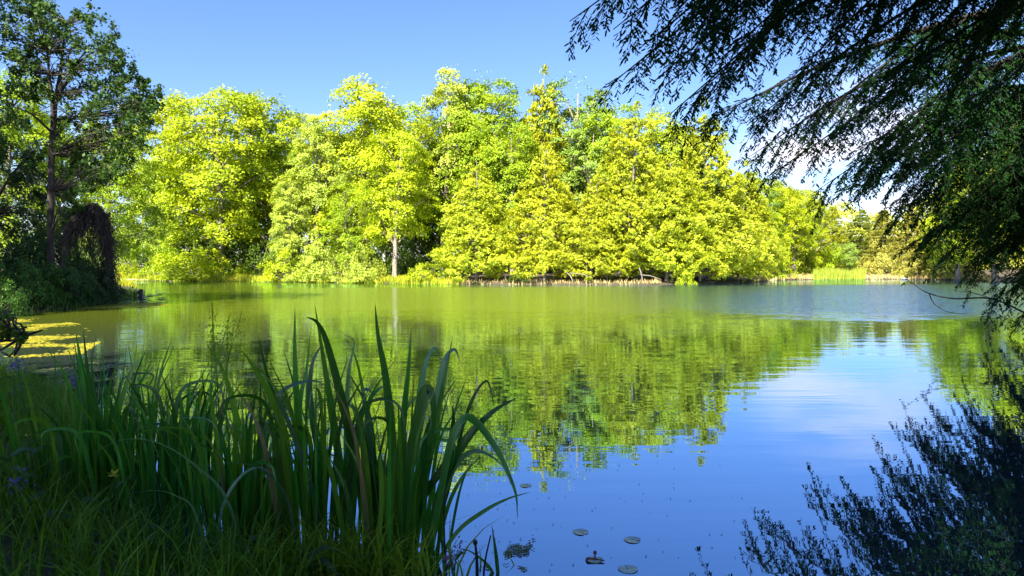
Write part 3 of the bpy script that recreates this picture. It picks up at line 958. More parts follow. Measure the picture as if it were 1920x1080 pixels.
px_tree('ash_tree', 'tall dark shaded tree with a forked trunk on the left bank', 'tree',
  [[(95, 490, 0, .17), (95, 440, 0, .155), (96, 360, 0, .14), (97, 290, 0, .13), (101, 225, 0, .12), (104, 190, 0, .10), (113, 140, .3, .08), (118, 90, .5, .05), (125, 45, .6, .02)],
   [(101, 225, 0, .12), (98, 180, -.4, .08), (92, 140, -.7, .05), (88, 95, -.9, .02)],
   [(104, 190, 0, .07), (128, 150, .6, .05), (145, 115, .9, .025)],
   [(99, 260, 0, .07), (140, 220, .8, .05), (190, 195, 1.4, .03)],
   [(99, 250, 0, .06), (60, 215, -.8, .04), (25, 200, -1.2, .02)]],
  [(130, 45, 30), (150, 70, 30), (178, 45, 22), (170, 100, 32), (200, 85, 26), (205, 125, 30), (228, 130, 22), (180, 150, 34), (215, 165, 30), (245, 150, 20),
   (265, 150, 14), (240, 180, 28), (272, 195, 26), (150, 180, 34), (195, 205, 34), (230, 225, 30), (260, 225, 24), (285, 200, 18), (175, 240, 30), (215, 260, 26), (150, 270, 26), (125, 235, 24),
   (100, 90, 26), (75, 130, 28), (50, 150, 26), (30, 120, 30), (60, 95, 26), (20, 165, 26), (55, 185, 22), (130, 120, 20), (30, 70, 34), (10, 30, 34), (60, 50, 28), (95, 30, 26), (25, 10, 30), (65, 15, 22), (10, 100, 30),
   (200, 300, 24), (160, 315, 24), (235, 275, 20), (130, 320, 20), (195, 70, 26), (160, 30, 20), (215, 100, 24), (140, 130, 24), (165, 180, 30), (240, 200, 30), (265, 215, 24), (200, 230, 32), (235, 250, 26), (180, 275, 28), (150, 295, 22), (110, 60, 24), (45, 110, 30), (15, 60, 30), (75, 160, 24), (40, 20, 28), (80, 75, 22), (255, 180, 22), (275, 170, 14), (280, 210, 18), (160, 345, 20), (205, 335, 20), (135, 365, 18), (235, 305, 18), (150, 395, 16), (185, 310, 22), (255, 260, 20), (120, 180, 22), (60, 10, 24)],
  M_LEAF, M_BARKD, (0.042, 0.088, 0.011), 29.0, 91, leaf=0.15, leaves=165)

px_tree('shade_tree', 'dark leafy tree at the left edge below the forked tree crown', 'tree',
  [[(-25, 520, 0, .2), (-20, 400, 0, .17), (-12, 300, 0, .12), (0, 230, .3, .05)], [(-20, 400, 0, .08), (20, 330, -.5, .05), (50, 300, -.8, .02)]],
  [(15, 250, 30), (40, 290, 30), (10, 320, 34), (55, 340, 28), (25, 370, 34), (70, 300, 22), (15, 420, 34), (60, 400, 28), (40, 450, 30), (80, 370, 20), (5, 280, 30), (75, 440, 24), (-10, 200, 30), (30, 220, 26), (110, 350, 20), (120, 400, 18), (60, 470, 30), (20, 480, 30), (130, 440, 20)],
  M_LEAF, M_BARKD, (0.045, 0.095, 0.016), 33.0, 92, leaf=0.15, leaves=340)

# a bent dead tree hung with bare twigs
root_xy = P(118, 505, 28.0)
org = np.array([root_xy[0], root_xy[1], gz1(root_xy[0], root_xy[1])])
root = empty('dead_tree', org, 'bent dead tree arching over and hung with bare brown twigs on the left bank', 'dead tree')
arch = np.array([P(118, 500, 28), P(124, 455, 28), P(140, 418, 28), P(160, 394, 28.2), (P(177, 387, 28.4)), P(193, 402, 28.6), P(201, 440, 28.8), P(204, 480, 28.8), P(207, 525, 28.9)]) - org
arch[0][2] = -0.2
ac = catmull(arch, 40)
m = MB()
m.tube(ac, np.linspace(.13, .03, 40), 7)
m.obj('trunk', M_DEAD, root, True)
m = MB()
rng = np.random.default_rng(8)
for k in range(1500):
    f = rng.uniform(0.15, 1) ** 0.8
    p = ac[int(f * 39)] + rng.normal(0, .08, 3)
    L = rng.uniform(.3, 1.2) * (1.2 if f < .75 else .8)
    dr = np.array([rng.normal(-.1, .35), rng.normal(0, .35), -1.0])
    pts = [p, p + dr * L * .4 + [rng.normal(0, .08), rng.normal(0, .08), .1], p + dr * L + rng.normal(0, .1, 3)]
    if pts[2][2] < -0.2: continue
    m.tube(pts, [.016, .011, .005], 3, False)
m.obj('twigs', M_DEAD, root)

# dark shrubs in the shade on the left bank
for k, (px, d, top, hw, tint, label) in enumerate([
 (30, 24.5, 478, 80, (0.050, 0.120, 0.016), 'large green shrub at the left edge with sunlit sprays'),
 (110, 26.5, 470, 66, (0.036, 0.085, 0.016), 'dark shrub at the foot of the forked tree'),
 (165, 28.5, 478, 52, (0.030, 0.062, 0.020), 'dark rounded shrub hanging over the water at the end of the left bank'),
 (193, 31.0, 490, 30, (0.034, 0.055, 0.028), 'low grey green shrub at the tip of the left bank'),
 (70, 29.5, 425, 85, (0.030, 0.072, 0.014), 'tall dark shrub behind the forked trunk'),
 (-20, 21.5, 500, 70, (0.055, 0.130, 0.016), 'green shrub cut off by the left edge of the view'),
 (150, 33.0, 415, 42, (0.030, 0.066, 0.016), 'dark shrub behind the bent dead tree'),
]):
    x, y, _ = P(px, 505, d)
    z = min(gz1(x, y), 0.3)
    H = P(px, top, d)[2] - max(z, 0)
    W = hw / F * d
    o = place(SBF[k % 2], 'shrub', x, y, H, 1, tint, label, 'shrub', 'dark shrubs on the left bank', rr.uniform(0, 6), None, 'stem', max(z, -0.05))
    o.scale = (W / 2.9, W / 2.9, H / 3.0)

# ------------------------------------------------------------------ floating plants
def floating(name, poly, thr, step, mat, z, label, cat, seed, sc_=1.5, nsc=(1, 1)):
    """flat mat of floating growth with ragged gaps, inside a polygon of (x,y)"""
    pl = np.array(poly)
    x0, y0 = pl.min(0); x1, y1 = pl.max(0)
    gx, gy = np.arange(x0, x1, step), np.arange(y0, y1, step)
    A, B = np.meshgrid(gx, gy)
    ins = np.zeros(A.shape, bool)
    dist = np.full(A.shape, 1e9)
    n = len(pl)
    for i in range(n):
        a, b = pl[i], pl[(i + 1) % n]
        e = b - a
        t = np.clip(((A - a[0]) * e[0] + (B - a[1]) * e[1]) / (e @ e), 0, 1)
        dist = np.minimum(dist, np.hypot(A - a[0] - t * e[0], B - a[1] - t * e[1]))
        c = (a[1] > B) != (b[1] > B)
        ins ^= c & (A < a[0] + (B - a[1]) * e[0] / (e[1] if abs(e[1]) > 1e-9 else 1e-9))
    nn = fbm(A * sc_ * nsc[0], B * sc_ * nsc[1], seed, 4) + (np.random.default_rng(seed).random(A.shape) - .5) * .16
    keep = ins & (nn > thr + 0.25 * (1 - sstep(0, 0.22 * min(x1 - x0, y1 - y0), dist)))
    keep &= sdist(A, B) < 0.15
    a, b = A[keep], B[keep]
    h = step * 0.5
    rng = np.random.default_rng(seed)
    zz = z + rng.uniform(0, .006, len(a))
    j = lambda: rng.uniform(-.3, .3, len(a)) * step
    Q = np.stack([np.stack([a - h + j(), b - h + j(), zz], 1), np.stack([a + h + j(), b - h + j(), zz], 1), np.stack([a + h + j(), b + h + j(), zz], 1), np.stack([a - h + j(), b + h + j(), zz], 1)], 1)
    m = MB(); m.quads(Q)
    return tag(m.obj(name, mat), label, cat, kind='stuff')

def G(px, py):
    d = 1.5 * F / (py - 505.0)
    return (P(px, 505, d)[0], d)

M_ALG = leaf_mat('algae_growth', (0.30, 0.27, 0.012), trans=0, var=0.65, rough=0.8, patch=1.2, hue=0.025)
M_SCUM = leaf_mat('pond_scum', (0.13, 0.15, 0.05), trans=0, var=0.35, rough=0.7, patch=3)
M_PADF = leaf_mat('lily_pads_far', (0.055, 0.12, 0.075), trans=0, var=0.4, rough=0.35, spec=0.5)
floating('algae_mat', [G(-60, 690), G(120, 684), G(190, 640), G(150, 608), G(60, 596), G(-60, 596)], 0.34, 0.05, M_ALG, 0.004, 'bright yellow algae mat floating in the left cove', 'algae', 4, 0.9)
floating('algae_strip', [G(60, 581), G(190, 579), G(300, 576), G(330, 568), G(220, 566), G(110, 570)], 0.38, 0.11, M_ALG, 0.004, 'thin yellow algae strip along the front of the left bank shrubs', 'algae', 9, 0.8)
floating('duckweed', [G(-40, 790), G(130, 770), G(300, 690), G(190, 672), G(60, 684), G(-60, 690)], 0.52, 0.05, M_SCUM, 0.004, 'greenish floating scum between the algae and the grassy near bank', 'pond scum', 12, 1.2)
floating('pond_debris', [G(940, 1060), G(1000, 1050), G(1012, 1018), G(985, 1003), G(958, 1020), G(930, 1045)], 0.50, 0.010, M_SCUM, 0.003, 'loose mat of pale debris floating beside the lily pads', 'debris', 15, 16)
floating('pond_debris', [G(880, 1078), G(990, 1079), G(985, 1068), G(930, 1060)], 0.52, 0.010, M_SCUM, 0.003, 'pale debris floating at the lower edge right of the irises', 'debris', 16, 14)

def pad_geo(m, c, r, rng, z=0.006, notch=True, tilt=0.0):
    k = 20
    a0 = rng.uniform(0, 6.28)
    an = a0 + np.linspace(0.16, 2 * math.pi - 0.16, k)
    ra = r * (1 + 0.04 * np.sin(3 * an))
    V = [[c[0], c[1], z]]
    for q in (0.55, 1.0):
        for a_, r_ in zip(an, ra):
            V.append([c[0] + math.cos(a_) * r_ * q, c[1] + math.sin(a_) * r_ * q, z + (0.004 * r / .1 * (q ** 3) * (0.4 + 0.6 * math.sin(2 * a_ + a0)) + tilt * math.cos(a_) * r_ * q)])
    V = np.array(V)
    Vb = V - [0, 0, 0.004]
    n = len(V)
    tri = [[0, 1 + j, 2 + j] for j in range(k - 1)]
    qd = [[1 + j, 1 + k + j, 2 + k + j, 2 + j] for j in range(k - 1)]
    base = m.n
    m.add(V, tri); m.n = m.n
    m.v.append(Vb); m.n += n
    m.f.append((np.array(qd) + base).ravel()); m.sz.append(np.full(len(qd), 4))
    m.f.append((np.array([t[::-1] for t in tri]) + base + n).ravel()); m.sz.append(np.full(len(tri), 3))
    m.f.append((np.array([t[::-1] for t in qd]) + base + n).ravel()); m.sz.append(np.full(len(qd), 4))

rng = np.random.default_rng(55)
m = MB()
for k in range(170):
    px, py = rng.uniform(205, 330), rng.uniform(543, 568)
    if rng.random() < sstep(270, 335, px): continue
    x, y = G(px, py)
    if sdist(np.array([x]), np.array([y]))[0] > -0.3: continue
    pad_geo(m, (x, y), rng.uniform(.10, .2), rng, 0.005 + rng.uniform(0, .008), tilt=rng.normal(0, .1))
tag(m.obj('lily_pads', M_PADF), 'patch of small lily pads off the tip of the left bank', 'lily pads', kind='stuff')

M_PAD = noise_mat('lily_pad_leaf', (0.24, 0.31, 0.25), (0.38, 0.46, 0.38), 14, rough=0.20, bump=0.004, c3=(0.33, 0.40, 0.24), spec=0.5)
M_PADR = noise_mat('lily_pad_red', (0.12, 0.045, 0.05), (0.20, 0.08, 0.08), 12, rough=0.4)
for k, (px, py, r, label) in enumerate([(1090, 1003, 0.046, 'round lily pad with a dark nick floating alone, left of two'),
                                        (1188, 1018, 0.047, 'round lily pad floating on open water right of the nicked pad'),
                                        (1116, 1056, 0.045, 'lily pad with a small bud above dark stem near the bottom edge'),
                                        (1180, 1074, 0.050, 'pale lily pad cut by the bottom edge of the picture'),
                                        (986, 914, 0.040, 'small faint lily pad below the arching iris leaf tip')]):
    x, y = G(px, py)
    rng = np.random.default_rng(100 + k)
    root = empty('lily_pad', (x, y, 0), label, 'lily pad', 'lily pads near the irises')
    m = MB()
    pad_geo(m, (0, 0), r, rng, 0.002, tilt=0.006)
    m.obj('leaf', M_PAD, root, True)
    m = MB()
    m.tube(catmull([[0, 0, 0.004], [0.01, 0.02, -.1], [0.05, .05, -.4]], 6), .003, 5)
    m.obj('stalk', M_PADR, root, True)
    if k == 2:
        m = MB()
        m.tube([[0.01, 0.05, -.05], [.01, .05, .006], [.01, .05, .012], [.01, .05, .022], [.01, .05, .028]], [.003, .004, .010, .010, .003], 8)
        m.obj('bud', M_PADR, root, True)
        m = MB()
        m.tube(catmull([[-.045, -.03, -.06], [-.04, -.01, .006], [-.02, -.012, .012], [.05, -.025, .008]], 12), [.006, .006, .007, .007, .006, .006, .006, .005, .005, .004, .004, .003], 6)
        m.obj('curled_edge', M_PADR, root, True)

rng = np.random.default_rng(66)
Q = []
for k in range(90):
    px, py = 860 + 560 * rng.random() ** 1.5, rng.uniform(850, 1078)
    x, y = G(px, py)
    if sdist(np.array([x]), np.array([y]))[0] > -.05: continue
    Q.append(leaf_quads(rng, np.array([[x, y, .004]]), np.array([[0, 0, 1.0]]), .014, .009, jitter=.05))
for k in range(90):
    px, py = rng.uniform(250, 1500), rng.uniform(590, 860)
    x, y = G(px, py)
    if sdist(np.array([x]), np.array([y]))[0] > -.05: continue
    if vnoise(np.array([x * .5]), np.array([y * .35]), 9)[0] < .5: continue
    Q.append(leaf_quads(rng, np.array([[x, y, .004]]), np.array([[0, 0, 1.0]]), .028, .018, jitter=.05))
m = MB(); m.quads(np.concatenate(Q))
tag(m.obj('floating_bits', M_SCUM), 'scattered flecks of leaf and pollen floating on the pond', 'debris', kind='stuff')

# ------------------------------------------------------------------ the hemlock on the right
def bough(rng, p0, p1, sag, dens=1.0, L2=1.3, bare=0.32, sprig=0.075, wide=0.021, hang=0.55, secs=0.185, tert=.17):
    """one hemlock bough: wood mesh and needle-spray mesh"""
    wd, Q = MB(), []
    p0, p1 = np.array(p0, float), np.array(p1, float)
    Ltot = np.linalg.norm(p1 - p0)
    mid = (p0 + p1) / 2 + np.array([0, 0, sag * Ltot])
    q1 = p0 * .72 + p1 * .28 + np.array([0, 0, sag * Ltot * .75]) + rng.normal(0, .05, 3) * Ltot * .2
    q3 = p0 * .25 + p1 * .75 + np.array([0, 0, sag * Ltot * .75]) + rng.normal(0, .05, 3) * Ltot * .2
    ax = catmull([p0, q1, mid, q3, p1], 40)
    wd.tube(ax, np.linspace(0.010 * Ltot, 0.004, 40), 6)
    T = nrm(np.gradient(ax, axis=0))
    up = np.array([0, 0, 1.0])
    n2 = max(6, int(Ltot * (1 - bare) / secs * dens))
    for k in range(n2):
        f = bare + (1 - bare) * (k + rng.uniform(0, .8)) / n2
        if f > .995: f = .995
        ii = int(f * 39)
        a, t = ax[ii], T[ii]
        lat = nrm(np.cross(t, up)) * (1 if k % 2 else -1)
        ro = rng.uniform(-1.1, 0.35)
        lat = lat * math.cos(ro) + up * math.sin(ro)
        L = L2 * (1 - ((f - bare) / (1 - bare)) ** 1.6 * .66) * rng.uniform(.55, 1.15) * min(1, .5 + (f - bare) * 2)
        d2 = nrm(t * rng.uniform(.5, .95) + lat * .8 + up * rng.normal(.02, .16))
        s = np.linspace(0, 1, 9)
        sec = a + d2 * (s * L)[:, None] - up * (hang * L * s ** 2)[:, None] * rng.uniform(.5, 1.2)
        wd.tube(sec, np.linspace(.008, .002, 9), 3, False)
        ts = nrm(np.gradient(sec, axis=0))
        n3 = max(4, int(L / (sprig * .62)))
        for j in range(n3):
            g_ = (j + .5) / n3
            jj = min(8, int(g_ * 8.99))
            b = sec[jj] + (sec[min(8, jj + 1)] - sec[jj]) * (g_ * 8 - int(g_ * 8))
            l3 = nrm(np.cross(ts[jj], up)) * (1 if j % 2 else -1)
            L3 = (.05 + tert * (1 - g_) ** .8) * rng.uniform(.7, 1.2)
            d3 = nrm(ts[jj] * .75 + l3 * .75 + up * rng.normal(-.12, .18))
            m3 = max(3, int(L3 / (sprig * .27)))
            u = (np.arange(m3) + .5) / m3
            pts = b + d3 * (u * L3)[:, None] - up * (hang * .6 * L3 * u ** 2)[:, None]
            sgn = np.where(np.arange(m3) % 2, 1, -1)[:, None]
            l4 = np.cross(d3, up)
            dir4 = nrm(d3 * .8 + l4 * sgn * .75 - up * .15 + rng.normal(0, .22, (m3, 3)))
            nn = nrm(np.cross(dir4, np.cross(up, dir4) + rng.normal(0, .35, (m3, 3))))
            sd4 = nrm(np.cross(dir4, up + rng.normal(0, .5, (m3, 3))))
            ln = sprig * rng.uniform(.7, 1.3, (m3, 1))
            hw = wide * .5 * rng.uniform(.8, 1.2, (m3, 1))
            e1, e2, tp_ = pts + dir4 * ln * .28, pts + dir4 * ln * .78, pts + dir4 * ln
            Q.append(np.stack([pts, e1 + sd4 * hw, e2 + sd4 * hw * .85, tp_], 1))
            Q.append(np.stack([pts, tp_, e2 - sd4 * hw * .85, e1 - sd4 * hw], 1))
    nm = MB()
    nm.quads(np.concatenate(Q))
    return wd, nm

def hemlock(label, trunk, H, r, boughs, seed, sprig, wide, L2):
    rng = np.random.default_rng(seed)
    zb = gz1(*trunk)
    root = empty('hemlock_tree', (trunk[0], trunk[1], zb), label, 'hemlock', 'hemlocks overhanging the water at right')
    org = np.array([trunk[0], trunk[1], zb])
    m = MB()
    m.tube(catmull([[0, 0, -.3], [.05, 0, H * .3], [0, .1, H * .6], [0, 0, H]], 16), np.linspace(r, r * .15, 16), 10)
    m.obj('trunk', M_BARKD, root, True)
    for (px, py, d, z0, sag, dens, kw) in boughs:
        tip = P(px, py, d)
        st = np.array([trunk[0], trunk[1], z0])
        k2 = dict(sprig=sprig, wide=wide, L2=L2)
        k2.update(kw)
        wd, nm = bough(rng, st - org, tip - org, sag, dens, **k2)
        b = wd.obj('bough', M_BOUGH, root, True)
        nm.obj('needles', M_HEM, b)
    return root

hemlock('near dark hemlock with boughs hanging across the upper right sky', (7.2, 7.4), 14, 0.24, [
  (1068, 40, 5.8, 6.4, .10, 1.2, {}),
  (1150, 55, 5.6, 6.2, .12, 1.2, {}),
  (1190, -60, 4.9, 6.6, .12, 1.2, {}),
  (1230, 150, 6.2, 5.8, .12, 1.2, {}),
  (1300, 60, 5.6, 6.2, .13, 1.2, {}),
  (1330, -60, 5.0, 6.8, .12, 1.2, {}),
  (1300, 180, 6.6, 5.6, .13, 1.2, {}),
  (1110, -30, 5.2, 6.6, .12, 1.2, {}),
  (1135, 165, 6.4, 5.6, .10, 1.2, {}),
  (1200, 90, 5.5, 5.6, .12, 1.1, {}),
  (1265, 20, 5.2, 6.2, .12, 1.2, {}),
  (1255, 215, 6.8, 5.2, .12, 1.2, {}),
  (1340, 120, 6.0, 5.6, .14, 1.0, {}),
  (1420, 20, 5.6, 6.6, .14, 1.1, {}),
  (1400, 235, 7.4, 5.0, .12, 1.2, {}),
  (1480, 150, 6.5, 5.6, .12, 1.1, {}),
  (1560, 60, 6.2, 6.4, .14, 1.2, {}),
  (1570, 250, 7.6, 4.8, .12, 1.2, {}),
  (1660, 160, 7.0, 5.4, .10, 1.2, {}),
  (1700, 40, 6.6, 6.0, .10, 1.2, {}),
  (1760, 260, 7.8, 4.6, .10, 1.2, {}),
  (1800, 120, 6.6, 5.4, .10, 1.2, {}),
  (1850, 20, 6.4, 5.6, .08, 1.2, {}),
 ], 71, 0.050, 0.0165, 1.05)

hemlock('far dark hemlock whose lowest boughs dip toward the water at the right edge', (13.4, 14.3), 15, 0.27, [
  (1300, 238, 10.38, 6.93, .06, .9, dict(bare=.45)),
  (1395, 300, 11.37, 6.32, .10, 1.20, {}),
  (1440, 330, 11.86, 5.70, .12, 1.20, {}),
  (1500, 250, 10.87, 6.93, .10, 1.20, {}),
  (1520, 365, 12.35, 5.09, .12, 1.50, {}),
  (1590, 300, 11.86, 5.90, .10, 1.30, {}),
  (1595, 355, 12.65, 4.67, .12, 1.62, {}),
  (1655, 340, 12.35, 5.29, .10, 1.30, {}),
  (1665, 420, 13.04, 3.85, .12, 1.62, {}),
  (1715, 365, 12.85, 4.67, .10, 1.62, {}),
  (1705, 460, 13.64, 3.24, .12, 1.62, {}),
  (1765, 405, 13.24, 4.06, .10, 1.75, {}),
  (1765, 485, 14.03, 2.83, .14, 1.62, {}),
  (1850, 380, 12.85, 5.09, .08, 1.75, {}),
  (1860, 480, 13.44, 3.65, .10, 1.75, {}),
  (1850, 565, 14.43, 2.22, .14, 1.50, {}),
  (1885, 420, 13.24, 4.27, .08, 1.75, {}),
  (1900, 540, 14.03, 2.62, .10, 1.62, {}),
  (1830, 320, 12.46, 5.90, .08, 1.40, {}),
  (1890, 250, 12.46, 6.32, .08, 1.40, {}),
  (1905, 600, 14.82, 1.60, .12, 1.25, {}),
  (1600, 330, 11.90, 5.2, .10, 1.30, {}),
  (1680, 385, 12.40, 4.6, .10, 1.75, {}),
  (1635, 270, 11.71, 6.01, .10, 1.30, {}),
  (1705, 330, 12.08, 5.65, .10, 1.40, {}),
  (1735, 435, 13.18, 3.57, .10, 1.75, {}),
  (1810, 410, 12.69, 4.55, .10, 1.75, {}),
  (1880, 330, 12.20, 5.53, .08, 1.40, {}),
  (1900, 470, 13.18, 3.57, .08, 1.75, {}),
  (1825, 505, 13.42, 3.09, .10, 1.75, {}),
 ], 72, 0.066, 0.023, 1.5)

# bare twig reaching out over the water below the hemlock
tw = empty('bare_branch', P(1925, 588, 14.6), 'thin bare forked branch reaching over the water under the hemlock', 'branch')
o0 = np.array(tw.location)
m = MB()
m.tube(catmull(np.array([P(1925, 588, 14.6), P(1860, 560, 14.2), P(1790, 560, 13.9), P(1742, 550, 13.8), P(1712, 532, 13.7), P(1700, 523, 13.6)]) - o0, 24), np.linspace(.022, .005, 24), 5)
m.tube(catmull(np.array([P(1742, 550, 13.8), P(1752, 570, 13.7), P(1778, 585, 13.6), P(1815, 588, 13.5)]) - o0, 14), np.linspace(.012, .004, 14), 5)
m.tube(catmull(np.array([P(1860, 560, 14.2), P(1820, 548, 14), P(1795, 546, 13.9)]) - o0, 10), np.linspace(.011, .003, 10), 5)
m.obj('twig', M_BARKD, tw, True)

# ------------------------------------------------------------------ irises
def blade(pts, width, facing=0.15, twist=0.5, n=22, fold=0.28, tipw=0.0):
    """sword-shaped leaf along pts, with a shallow crease; twist turns it edge-on towards the tip"""
    C = catmull(pts, n)
    t = np.linspace(0, 1, n)
    T = nrm(np.gradient(C, axis=0))
    inpl = nrm(np.cross(T, np.array([0, 1.0, 0.001])))
    a = facing + twist * t ** 1.3
    Wd = nrm(inpl * np.cos(a)[:, None] + np.array([0, 1.0, 0]) * np.sin(a)[:, None])
    Nn = nrm(np.cross(Wd, T))
    prof = np.minimum(1, 0.75 + 1.2 * t) * np.clip((1 - t) * 1.9, 0, 1) ** 0.8 * 0.5 + 0.012
    h = (width * prof)[:, None]
    th = 0.0012
    Lf, Rt = C - Wd * h, C + Wd * h
    Md = C + Nn * h * fold
    V = np.stack([Lf, Md, Rt], 1).reshape(-1, 3)
    i = np.arange(n - 1)[:, None] * 3 + np.arange(2)[None]
    m = MB()
    m.add(V, np.stack([i, i + 1, i + 4, i + 3], -1).reshape(-1, 4))
    m.along = np.repeat(t, 3)
    return m

def iris_tint(rng, arch=False, dead=False):
    v = rng.uniform(.4, 1.5)
    y = rng.uniform(0, 1) ** 2
    if arch: return (v * .12, v * .22, v * .13, 1)  # pale grey-green tint mimics the sky sheen on arching leaves
    if rng.random() < .10: return (.13, .26, .02, 1)
    if dead and rng.random() < .02: return (.22, .17, .08, 1)
    return (v * (.040 + .055 * y), v * (.180 + .03 * y), v * (.014 + .012 * (1 - y)), 1)

def iris_clump(label, px, d, traced, nrand, spread, hgt, seed, wd=0.025, droop=0.12, z=None):
    rng = np.random.default_rng(seed)
    x, y, _ = P(px, 505, d)
    if z is None: z = max(-0.05, min(0.25, gz1(x, y)))
    org = np.array([x, y, z])
    root = empty('iris_clump', org, label, 'iris', 'tall irises in the foreground')
    for (pl, wpx, dd, tw_, fc) in traced:
        n = len(pl)
        pts = np.array([P(a, b, d + (dd if np.isscalar(dd) else np.interp(k / (n - 1), [0, 1], dd))) for k, (a, b) in enumerate(pl)]) - org
        pts[0][2] = min(pts[0][2], 0.0)
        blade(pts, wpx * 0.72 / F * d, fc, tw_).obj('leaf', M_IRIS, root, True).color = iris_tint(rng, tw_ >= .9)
    for k in range(nrand):
        bx, by = rng.normal(0, spread * .45), rng.normal(0, spread * .45)
        h = hgt * rng.uniform(.45, 1.0)
        az = math.atan2(by, bx) + rng.normal(0, .6)
        ln = rng.uniform(.03, .20) + np.hypot(bx, by) * .30
        dv = np.array([math.cos(az), math.sin(az) * .8, 0])
        if rng.random() < droop:
            b_ = rng.uniform(.35, .8)
            pts = [[bx, by, -.05], [bx + dv[0] * ln * h * .3, by + dv[1] * ln * h * .3, h * .45], [bx + dv[0] * ln * h * .7, by + dv[1] * ln * h * .7, h * .8],
                   [bx + dv[0] * (ln + .18) * h, by + dv[1] * (ln + .18) * h, h * .84], [bx + dv[0] * (ln + .32 * b_) * h, by + dv[1] * (ln + .32 * b_) * h, h * (.84 - .35 * b_)]]
            tw_ = rng.uniform(.5, 1.3)
        else:
            c_ = rng.uniform(.0, .12)
            pts = [[bx, by, -.05], [bx + dv[0] * ln * h * .3, by + dv[1] * ln * h * .3, h * .4], [bx + dv[0] * ln * h * .62, by + dv[1] * ln * h * .62, h * .74], [bx + dv[0] * (ln + c_) * h, by + dv[1] * (ln + c_) * h, h]]
            tw_ = rng.uniform(-.3, .5)
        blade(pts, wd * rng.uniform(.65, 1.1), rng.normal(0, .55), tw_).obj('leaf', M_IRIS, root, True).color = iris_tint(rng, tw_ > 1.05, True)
    return root

iris_clump('central tall iris clump with the highest sword leaves', 600, 3.62, [
  ([(588, 1045), (570, 900), (560, 790), (553, 680), (553, 574)], 24, .0, .25, .1),
  ([(655, 1045), (638, 880), (622, 770), (606, 670), (590, 570)], 24, .05, .25, .2),
  ([(700, 1045), (684, 940), (660, 830), (636, 730), (612, 640), (594, 604), (573, 594)], 26, -.08, .5, .1),
  ([(560, 1045), (556, 900), (562, 760), (575, 690), (582, 620)], 18, .12, .4, .3),
  ([(610, 1045), (600, 880), (582, 760), (584, 690), (598, 655), (612, 650)], 20, .1, .9, .2),
  ([(640, 1045), (648, 900), (650, 760), (655, 690), (664, 640), (640, 625)], 18, .15, .9, .3),
  ([(530, 1045), (525, 900), (520, 780), (500, 700), (483, 625)], 22, .1, .4, .2),
  ([(560, 1045), (545, 900), (530, 800), (500, 730), (470, 680), (452, 655)], 22, -.05, .4, .1),
  ([(620, 1050), (580, 900), (540, 790), (522, 745), (548, 722), (590, 714), (614, 726)], 18, -.15, 1.1, .3),
 ], 58, 0.23, 1.14, 201)
iris_clump('dense right iris clump with broad leaves bending to the right', 735, 3.55, [
  ([(735, 1050), (738, 920), (733, 800), (722, 700), (709, 630), (703, 568)], 24, .0, .25, .1),
  ([(745, 1050), (750, 900), (757, 780), (766, 690), (771, 616)], 20, .05, .3, .2),
  ([(770, 1050), (795, 910), (815, 810), (832, 720), (849, 630)], 20, .0, .3, .2),
  ([(752, 1050), (770, 880), (785, 760), (797, 685), (815, 652), (826, 680)], 22, .1, .9, .2),
  ([(775, 1050), (800, 880), (818, 760), (832, 680), (852, 655), (863, 680)], 22, .05, .9, .2),
  ([(740, 1050), (762, 900), (782, 800), (795, 738), (806, 732), (813, 770), (808, 860)], 32, -.1, .5, .1),
  ([(790, 1050), (830, 910), (870, 830), (920, 775), (972, 744)], 24, -.1, .4, .2),
  ([(800, 1050), (825, 930), (845, 830), (868, 785), (892, 790), (930, 840), (955, 892), (968, 930), (970, 975)], 20, -.15, .5, .3),
  ([(790, 1050), (820, 960), (850, 880), (885, 846), (922, 856), (950, 882)], 16, -.1, .9, .3),
  ([(800, 1050), (835, 940), (868, 800), (890, 740), (912, 714), (922, 740), (930, 785)], 9, .1, .5, .2),
  ([(810, 1055), (840, 950), (870, 890), (903, 853)], 10, -.1, .3, .2),
  ([(700, 1050), (705, 900), (690, 790), (672, 690), (655, 640)], 18, .15, .5, .3),
  ([(715, 1050), (700, 920), (692, 800), (680, 740), (690, 730), (705, 745)], 18, .1, .9, .3),
  ([(800, 1060), (855, 1000), (905, 960), (950, 936), (996, 922)], 11, -.2, .5, .5),
  ([(700, 1050), (715, 950), (712, 860), (711, 860)], 12, -.3, .2, .1),
  ([(760, 1050), (790, 940), (840, 860), (850, 790), (848, 760)], 20, .0, .4, .2),
 ], 64, 0.25, 1.05, 202)
iris_clump('left middle iris clump with a long pale arching leaf', 450, 3.72, [
  ([(500, 1030), (470, 900), (445, 790), (420, 700), (385, 640)], 22, .0, .3, .1),
  ([(490, 1030), (485, 900), (488, 790), (488, 690)], 16, -.1, .2, .1),
  ([(470, 1030), (425, 935), (370, 876), (320, 841), (270, 824), (220, 827), (168, 856)], 13, -.35, .9, .5),
  ([(400, 1030), (415, 960), (445, 900), (485, 876), (520, 900)], 12, -.3, .9, .5),
  ([(560, 1040), (540, 940), (490, 880), (430, 868), (375, 872)], 12, -.35, 1.0, .5),
  ([(440, 1030), (420, 900), (400, 780), (395, 720), (410, 690)], 18, .1, .5, .3),
  ([(400, 1030), (365, 960), (330, 930), (290, 920), (235, 926)], 10, -.4, .9, .5),
 ], 76, 0.28, 0.96, 203)
iris_clump('short iris clump in the middle distance left of the arching leaf', 345, 4.15, [
  ([(350, 960), (345, 850), (340, 780), (338, 730)], 18, 0, .2, .2),
  ([(360, 960), (375, 850), (400, 760), (430, 700)], 14, 0, .5, .2),
 ], 80, 0.32, 0.98, 204)
